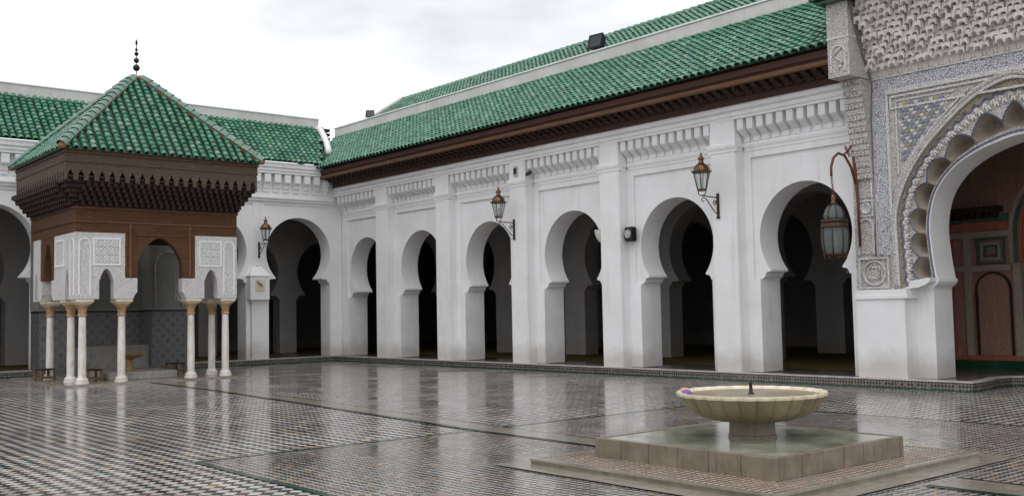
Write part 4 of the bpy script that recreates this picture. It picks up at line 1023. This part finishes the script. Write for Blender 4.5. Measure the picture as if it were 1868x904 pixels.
# ------------------------------------------------------------------ wall lanterns
def hexring(r, z, n=6, ph=0): return [(r*math.cos(2*PI*k/n+ph), -.55+r*math.sin(2*PI*k/n+ph), z) for k in range(n)]
def make_lantern(label):
    t = thing('wall_lantern', (0, 0, 0), label, 'lantern', 'copper wall lanterns')
    b = MB().box(-.03, .03, -.03, 0, -.42, .10); b.box(-.04, .04, -.04, 0, -.46, -.42); b.build('wall_plate', 'iron', t)
    MB().tube([(0, -.02, 0), (0, -.3, .01), (0, -.55, .02)], .014, 6).build('arm', 'iron', t)
    MB().tube([(0, -.02, -.36), (0, -.12, -.33), (0, -.28, -.18), (0, -.42, -.04), (0, -.52, -.02), (0, -.57, -.06), (0, -.55, -.11), (0, -.50, -.10)], .012, 6).build('brace_scroll', 'iron', t, smooth=True)
    MB().tube([(0, -.13+.07*(1-k/16)*math.cos(k*.75), -.12+.07*(1-k/16)*math.sin(k*.75)) for k in range(13)], .010, 5).build('scroll', 'iron', t, smooth=True)
    for s_ in (-1, 1): MB().tube([(0, -.55, .02), (s_*.06, -.55, .03), (s_*.10, -.55, .07), (s_*.10, -.55, .135)], .012, 6).build('fork', 'iron', t, smooth=True)
    MB().lathe([(.10, .12), (.115, .13), (.115, .155), (.1, .165)], (0, -.55, 0), 6).build('lower_collar', 'copper', t)
    lo, hi = hexring(.105, .165), hexring(.185, .52)
    for k in range(6):
        MB().tube([lo[k], hi[k]], .011, 5).build('cage_bar', 'iron', t)
        j = (k+1) % 6; c = Vector((0, -.55, 0)); ins = lambda v: tuple(c*.0+Vector(v)+(Vector((0, -.55, v[2]))-Vector(v))*.03)
        ins2 = lambda v: tuple(Vector(v)+(Vector((0, -.55, v[2]))-Vector(v))*.06)
        q = [ins(lo[k]), ins(lo[j]), ins(hi[j]), ins(hi[k])]; q2 = [ins2(lo[k]), ins2(lo[j]), ins2(hi[j]), ins2(hi[k])]
        mesh('glass_pane', q+q2, [(0, 1, 2, 3), (7, 6, 5, 4), (0, 4, 5, 1), (1, 5, 6, 2), (2, 6, 7, 3), (3, 7, 4, 0)], 'lantern_glass', t)
    cap = MB().lathe([(.19, .515), (.215, .53), (.215, .55), (.18, .57), (.17, .63), (.14, .68), (.085, .72), (.06, .74), (.05, .80), (.075, .82), (.075, .84), (.04, .87), (.02, .91), (.028, .93), (.012, .96), (.001, 1.0)], (0, -.55, 0), 12).build('cap', 'copper', t, smooth=True, ang=50)
    for k in range(6):
        a = 2*PI*k/6; p = Vector((.215*math.cos(a), -.55+.215*math.sin(a), .53)); d = Vector((math.cos(a), math.sin(a), 0))
        MB().tube([p, p+d*.02+Vector((0, 0, .03)), p+d*.02+Vector((0, 0, .08))], .012, 5, .003).build('crest', 'copper', cap)
    MB().lathe([(.025, .165), (.025, .25), (.035, .28), (.04, .33), (.025, .38), (.001, .4)], (0, -.55, 0), 8).build('bulb', 'white_plastic', t, smooth=True)
    return t
L1 = make_lantern('copper wall lantern on the third pillar from the left of the long arcade'); L1.location = (9.70, .10, 4.02)
copy_tree(L1, loc=(16.76, .10, 4.02), label='copper wall lantern on the pillar nearest the carved portal')
copy_tree(L1, loc=(XF+.035, -2.72, 3.96), rz=PI/2, label='copper wall lantern above the sundial box behind the pavilion', scale=.92)
# ------------------------------------------------------------------ portal lantern and its bracket
GB = thing('lantern_bracket', (20.2, .04, 2.75), 'rusty iron gooseneck bracket fixed to the left edge of the carved portal', 'bracket')
MB().tube([(20.22, .06, 2.72), (20.21, .06, 3.6), (20.18, .04, 4.35), (20.16, .03, 4.7)], .026, 7, .034).build('pole', 'rusty_iron', GB, smooth=True)
MB().tube([(20.19, .04, 3.95), (20.15, -.04, 4.28), (20.11, -.18, 4.50), (20.08, -.36, 4.54), (20.06, -.50, 4.44), (20.05, -.57, 4.26), (20.05, -.58, 4.08)], .026, 7).build('gooseneck', 'rusty_iron', GB, smooth=True)
MB().tube([(20.11, -.2, 4.53), (20.13, -.08, 4.60), (20.15, .0, 4.74), (20.16, .04, 4.95)], .02, 6).build('upper_stay', 'rusty_iron', GB, smooth=True)
MB().lathe([(.001, 4.93), (.035, 4.95), (.04, 4.98), (.03, 5.02), (.001, 5.03)], (20.16, .04, 0), 8).build('finial', 'rusty_iron', GB, smooth=True)
for k in range(5):
    y0, z0 = -.05-.03*k, 4.42+.035*k
    MB().tube([(20.13, y0+.03*math.cos(j*PI/5), z0+.10+.03*math.sin(j*PI/5)) for j in range(11)], .009, 5).build('scroll', 'rusty_iron', GB)
HL = thing('hanging_lantern', (20.05, -.52, 2.5), 'large glass lantern hanging from the gooseneck bracket beside the portal', 'lantern')
hx, hy = 20.05, -.54
for k in range(4): MB().tube([(hx+.022*math.cos(j*PI/4)*(k % 2), hy+.022*math.cos(j*PI/4)*((k+1) % 2)-.05*(1-k/3)*.6, 4.06-.09*k+.05*math.sin(j*PI/4)) for j in range(9)], .008, 5).build('chain_link', 'rusty_iron', HL)
MB().lathe([(.001, 3.74), (.03, 3.72), (.05, 3.66), (.035, 3.6), (.06, 3.56), (.045, 3.52)], (hx, hy, 0), 10).build('crown', 'copper', HL, smooth=True)
MB().lathe([(.045, 3.53), (.11, 3.50), (.17, 3.42), (.20, 3.32), (.195, 3.26)], (hx, hy, 0), 8).build('dome_glass', 'old_glass', HL)
MB().lathe([(.20, 3.25), (.25, 3.24), (.258, 3.20), (.235, 3.17), (.262, 3.13), (.262, 3.09), (.24, 3.08)], (hx, hy, 0), 16).build('collar', 'iron', HL, smooth=True, ang=40)
for k in range(8):
    a = 2*PI*k/8; MB().tube([(hx+r_*math.cos(a), hy+r_*math.sin(a), z) for r_, z in ((.05, 3.53), (.115, 3.50), (.175, 3.42), (.205, 3.32), (.2, 3.26))], .011, 5).build('dome_rib', 'iron', HL, smooth=True)
for k in range(8):
    a = 2*PI*(k+.5)/8; b = 2*PI*(k+1.5)/8
    pts = [(.25, 3.08), (.262, 2.9), (.25, 2.72), (.22, 2.58)]
    MB().tube([(hx+r_*math.cos(a), hy+r_*math.sin(a), z) for r_, z in pts], .014, 5).build('rib', 'iron', HL, smooth=True)
    rows = [[(hx+(r_-d)*math.cos(c), hy+(r_-d)*math.sin(c), z) for c in (a, b)] for r_, z in pts for d in (.008,)]
    loft('glass_panel', 'old_glass', rows, HL, smooth=False)
MB().lathe([(.22, 2.60), (.23, 2.57), (.21, 2.54), (.18, 2.52), (.001, 2.51)], (hx, hy, 0), 16).build('bottom_plate', 'iron', HL, smooth=True, ang=40)
for k in range(8):
    a = 2*PI*k/8; MB().lathe([(.001, 2.47), (.022, 2.49), (.02, 2.53)], (hx+.2*math.cos(a), hy+.2*math.sin(a), 0), 6).build('drop', 'iron', HL, smooth=True)
MB().lathe([(.03, 2.62), (.05, 2.75), (.06, 2.9), (.03, 2.98), (.001, 3.0)], (hx, hy, 0), 8).build('lamp', 'white_plastic', HL, smooth=True)
# ------------------------------------------------------------------ fixtures
def floodlight(loc, rz, s_, label):
    t = thing('floodlight', (0, 0, 0), label, 'floodlight', 'floodlights on the roof ridge')
    b = MB(); b.add([(-.2, -.06, .10), (.2, -.06, .10), (.2, -.06, .44), (-.2, -.06, .44), (-.15, .12, .15), (.15, .12, .15), (.15, .12, .39), (-.15, .12, .39)], [(0, 1, 2, 3), (7, 6, 5, 4), (0, 4, 5, 1), (1, 5, 6, 2), (2, 6, 7, 3), (3, 7, 4, 0)])
    b.build('housing', 'dark_metal', t); box('lens', 'dark_glass', t, -.16, .16, -.075, -.061, .14, .40)
    frame_rect(t, 'dark_metal', 'y', -.085, .024, -.2, .2, .10, .44, .035).name = 'bezel'
    MB().tube([(-.22, .0, .27), (-.22, .0, .03), (.22, .0, .03), (.22, .0, .27)], .016, 5).build('yoke', 'dark_metal', t)
    box('foot', 'dark_metal', t, -.07, .07, -.06, .06, .0, .03)
    t.location = loc; t.rotation_euler = (math.radians(-14), 0, rz); t.scale = (s_,)*3
floodlight((11.2, 1.92, 8.73), .12, 1.2, 'black floodlight on the ridge near the middle of the long roof')
floodlight((-.6, 1.92, 8.73), .85, .78, 'small black floodlight on the ridge close to the roof corner')
SP = thing('loudspeaker', (13.92, .3, 3.25), 'black boxy loudspeaker with pale round cone beside an arcade pillar', 'loudspeaker')
WLs = wl(SP)
o = box('cabinet', 'black_plastic', SP, 13.80, 14.04, .16, .36, 3.24, 3.60, bevel=.04)
MB().lathe([(.10, 0), (.105, .012), (.085, .02), (.06, .004)], (0, 0, 0), 18).build('cone_ring', 'grey_plastic', SP, smooth=True)
MB().lathe([(.001, .012), (.04, .008), (.058, .004)], (0, 0, 0), 16).build('dust_cap', 'grey_plastic', SP, smooth=True)
for nm in ('cone_ring', 'dust_cap'):
    for v in bpy.data.objects[nm].data.vertices:
        w = v.co+WLs; v.co = Vector((13.92+w.x, .158-w.z, 3.42+w.y))-WLs
box('mount', 'iron', SP, 13.712, 13.80, .24, .28, 3.33, 3.48)
HS = thing('wall_light', (12.88, .3, 3.3), 'pale bowl shaped light on the left side of an arcade pillar', 'light')
MB().lathe([(.001, 3.27), (.05, 3.29), (.11, 3.38), (.15, 3.48), (.17, 3.60), (.16, 3.60), (.14, 3.49), (.001, 3.36)], (12.86, .30, 0), 18).build('shade', 'white_plastic', HS, smooth=True, ang=50)
box('mount', 'iron', HS, 12.99, 13.032, .27, .33, 3.44, 3.56)
CC = thing('security_camera', (10.24, .2, 5.4), 'small dark camera on the right side of a pillar head above a lantern', 'camera')
MB().lathe([(.001, 0), (.05, .01), (.055, .06), (.05, .2), (.001, .22)], (0, 0, 0), 12).build('camera_body', 'black_plastic', CC, smooth=True, ang=40)
for v in bpy.data.objects['camera_body'].data.vertices:
    w = v.co+wl(CC); v.co = Vector((10.30+w.x+.25*w.z, .22-w.z, 5.36+w.y-.35*w.z))-wl(CC)
box('mount', 'iron', CC, 10.17, 10.27, .16, .20, 5.34, 5.38)
FT = thing('bulkhead_light', (9.82, .1, 5.4), 'small rectangular fitting on the pillar head above a lantern', 'light fitting')
box('housing', 'grey_plastic', FT, 9.75, 9.89, .055, .096, 5.30, 5.58); box('lens', 'dark_metal', FT, 9.765, 9.875, .045, .054, 5.36, 5.52)
# sundial
SD = thing('sundial_box', (-.1, -2.83, 2.2), 'white box with a square sundial face on the pier behind the pavilion', 'sundial')
box('box', 'white_plaster', SD, XF-.0, .10, -3.15, -2.47, 2.14, 2.92)
box('support', 'white_plaster', SD, XF-.0, -.05, -3.03, -2.43, ZB-.005, 2.139)
mesh('sloped_top', [(XF, -3.19, 2.921), (.13, -3.19, 2.921), (.13, -2.44, 2.921), (XF, -2.44, 2.921), (XF, -2.95, 3.25), (-.12, -2.95, 3.25), (-.12, -2.66, 3.25), (XF, -2.66, 3.25)], [(3, 2, 1, 0), (4, 5, 6, 7), (0, 1, 5, 4), (1, 2, 6, 5), (2, 3, 7, 6), (3, 0, 4, 7)], 'white_plaster', SD)
box('dial_face', 'rim_marble', SD, .101, .115, -2.98, -2.64, 2.42, 2.80)
mesh('gnomon', [(.116, -2.93, 2.76), (.116, -2.93, 2.73), (.116, -2.72, 2.60), (.24, -2.78, 2.62), (.122, -2.92, 2.745)], [(0, 1, 2), (0, 1, 4), (1, 2, 3, 4), (0, 4, 3), (0, 3, 2)], 'dark_metal', SD)
MB().lathe([(.05, 0), (.055, .03), (.03, .06), (.001, .08)], (-.14, -2.80, 3.26), 10).build('knob', 'white_plaster', SD, smooth=True)
# ------------------------------------------------------------------ fountain
FT_ = thing('courtyard_fountain', (FX, FY, 0), 'fluted marble fountain bowl on a square wet marble base in the courtyard', 'fountain')
PZ = .07; bx0, bx1, by0, by1 = 23.33, 25.58, -10.31, -8.16; BZ = .27
box('step', 'block_marble', FT_, 22.94, 25.98, -10.86, -7.42, -.01, PZ-.006)
box('step_mosaic', 'zellij_platform', FT_, 22.98, 25.94, -10.82, -7.46, PZ-.012, PZ)
for b in ((22.93, 25.99, -10.87, -10.80), (22.93, 25.99, -7.48, -7.41), (22.93, 23.0, -10.80, -7.48), (25.92, 25.99, -10.80, -7.48)): box('step_edge', 'wet_marble', FT_, *b, PZ-.014, PZ+.005)
box('base_core', 'wet_green_marble', FT_, bx0+.05, bx1-.05, by0+.05, by1-.05, PZ-.01, BZ-.015)
n = 6
for k in range(n):
    for (p0, p1) in ((by0, by0+.06), (by1-.06, by1)):
        a = bx0+(bx1-bx0)*k/n; b = bx0+(bx1-bx0)*(k+1)/n; box('side_slab', 'block_marble', FT_, a+.002, b-.002, p0+random.uniform(0, .004), p1, PZ-.005, BZ, bevel=.006)
    for (p0, p1) in ((bx0, bx0+.06), (bx1-.06, bx1)):
        a = by0+.061+(by1-by0-.122)*k/n; b = by0+.061+(by1-by0-.122)*(k+1)/n; box('side_slab', 'block_marble', FT_, p0, p1-random.uniform(0, .004), a+.002, b-.002, PZ-.005, BZ, bevel=.006)
water = mesh('water_film', [(bx0+.061, by0+.061, BZ-.006), (bx1-.061, by0+.061, BZ-.006), (bx1-.061, by1-.061, BZ-.006), (bx0+.061, by1-.061, BZ-.006)], [(0, 1, 2, 3)], 'water_film', FT_)
MB().lathe([(.245, BZ-.01), (.245, BZ+.02), (.235, BZ+.03), (.232, .42), (.24, .44)], (FX, FY, 0), 32).build('pedestal', 'block_marble', FT_, smooth=True, ang=40)
NF = 26
def flute(a, i): return 1+(.0 if i in (0, 14) else .05)*(abs(math.cos(a*NF/2))**.6-.5)*(1 if i < 10 else .6 if i < 12 else 0)
bp = [(.22, .425), (.30, .43), (.42, .45), (.54, .49), (.65, .55), (.68, .61), (.718, .665), (.74, .70), (.75, .715), (.745, .73), (.725, .728), (.70, .70), (.66, .655), (.5, .60), (.001, .58)]
MB().lathe(bp[:8], (FX, FY, 0), NF*8, flute).build('bowl', 'bowl_marble', FT_, smooth=True, ang=60)
def flr(a, i): return 1+.05*(abs(math.cos(a*NF/2))**.6-.5)
MB().lathe([(.739, .69)]+bp[8:], (FX, FY, 0), NF*8, lambda a, i: flr(a, i) if i < 4 else 1).build('bowl_rim', 'rim_marble', FT_, smooth=True, ang=60)
mesh('water', [(FX+.69*math.cos(k*PI/24), FY+.69*math.sin(k*PI/24), .694) for k in range(48)], [tuple(range(48))], 'water', FT_)
MB().lathe([(.05, .66), (.045, .70), (.02, .715), (.016, .80), (.022, .81), (.012, .825)], (FX, FY, 0), 10).build('spout', 'dark_metal', FT_, smooth=True)
def flower(loc, mt, label):
    t = thing('flower_head', loc, label, 'flower')
    for k in range(7):
        a = 2*PI*k/7; MB().lathe([(.001, -.03), (.03, -.01), (.032, .02), (.001, .045)], (loc[0]+.03*math.cos(a), loc[1]+.03*math.sin(a), loc[2]+.03), 6).build('petal', mt, t, smooth=True)
    MB().lathe([(.001, .0), (.03, .03), (.02, .07), (.001, .08)], loc, 7).build('heart', mt, t, smooth=True)
flower((FX-.58, FY-.36, .685), 'orange_petals', 'orange flower head floating at the left rim of the fountain bowl')
flower((FX-.50, FY-.43, .67), 'purple_petals', 'purple flower head floating at the left rim of the fountain bowl')
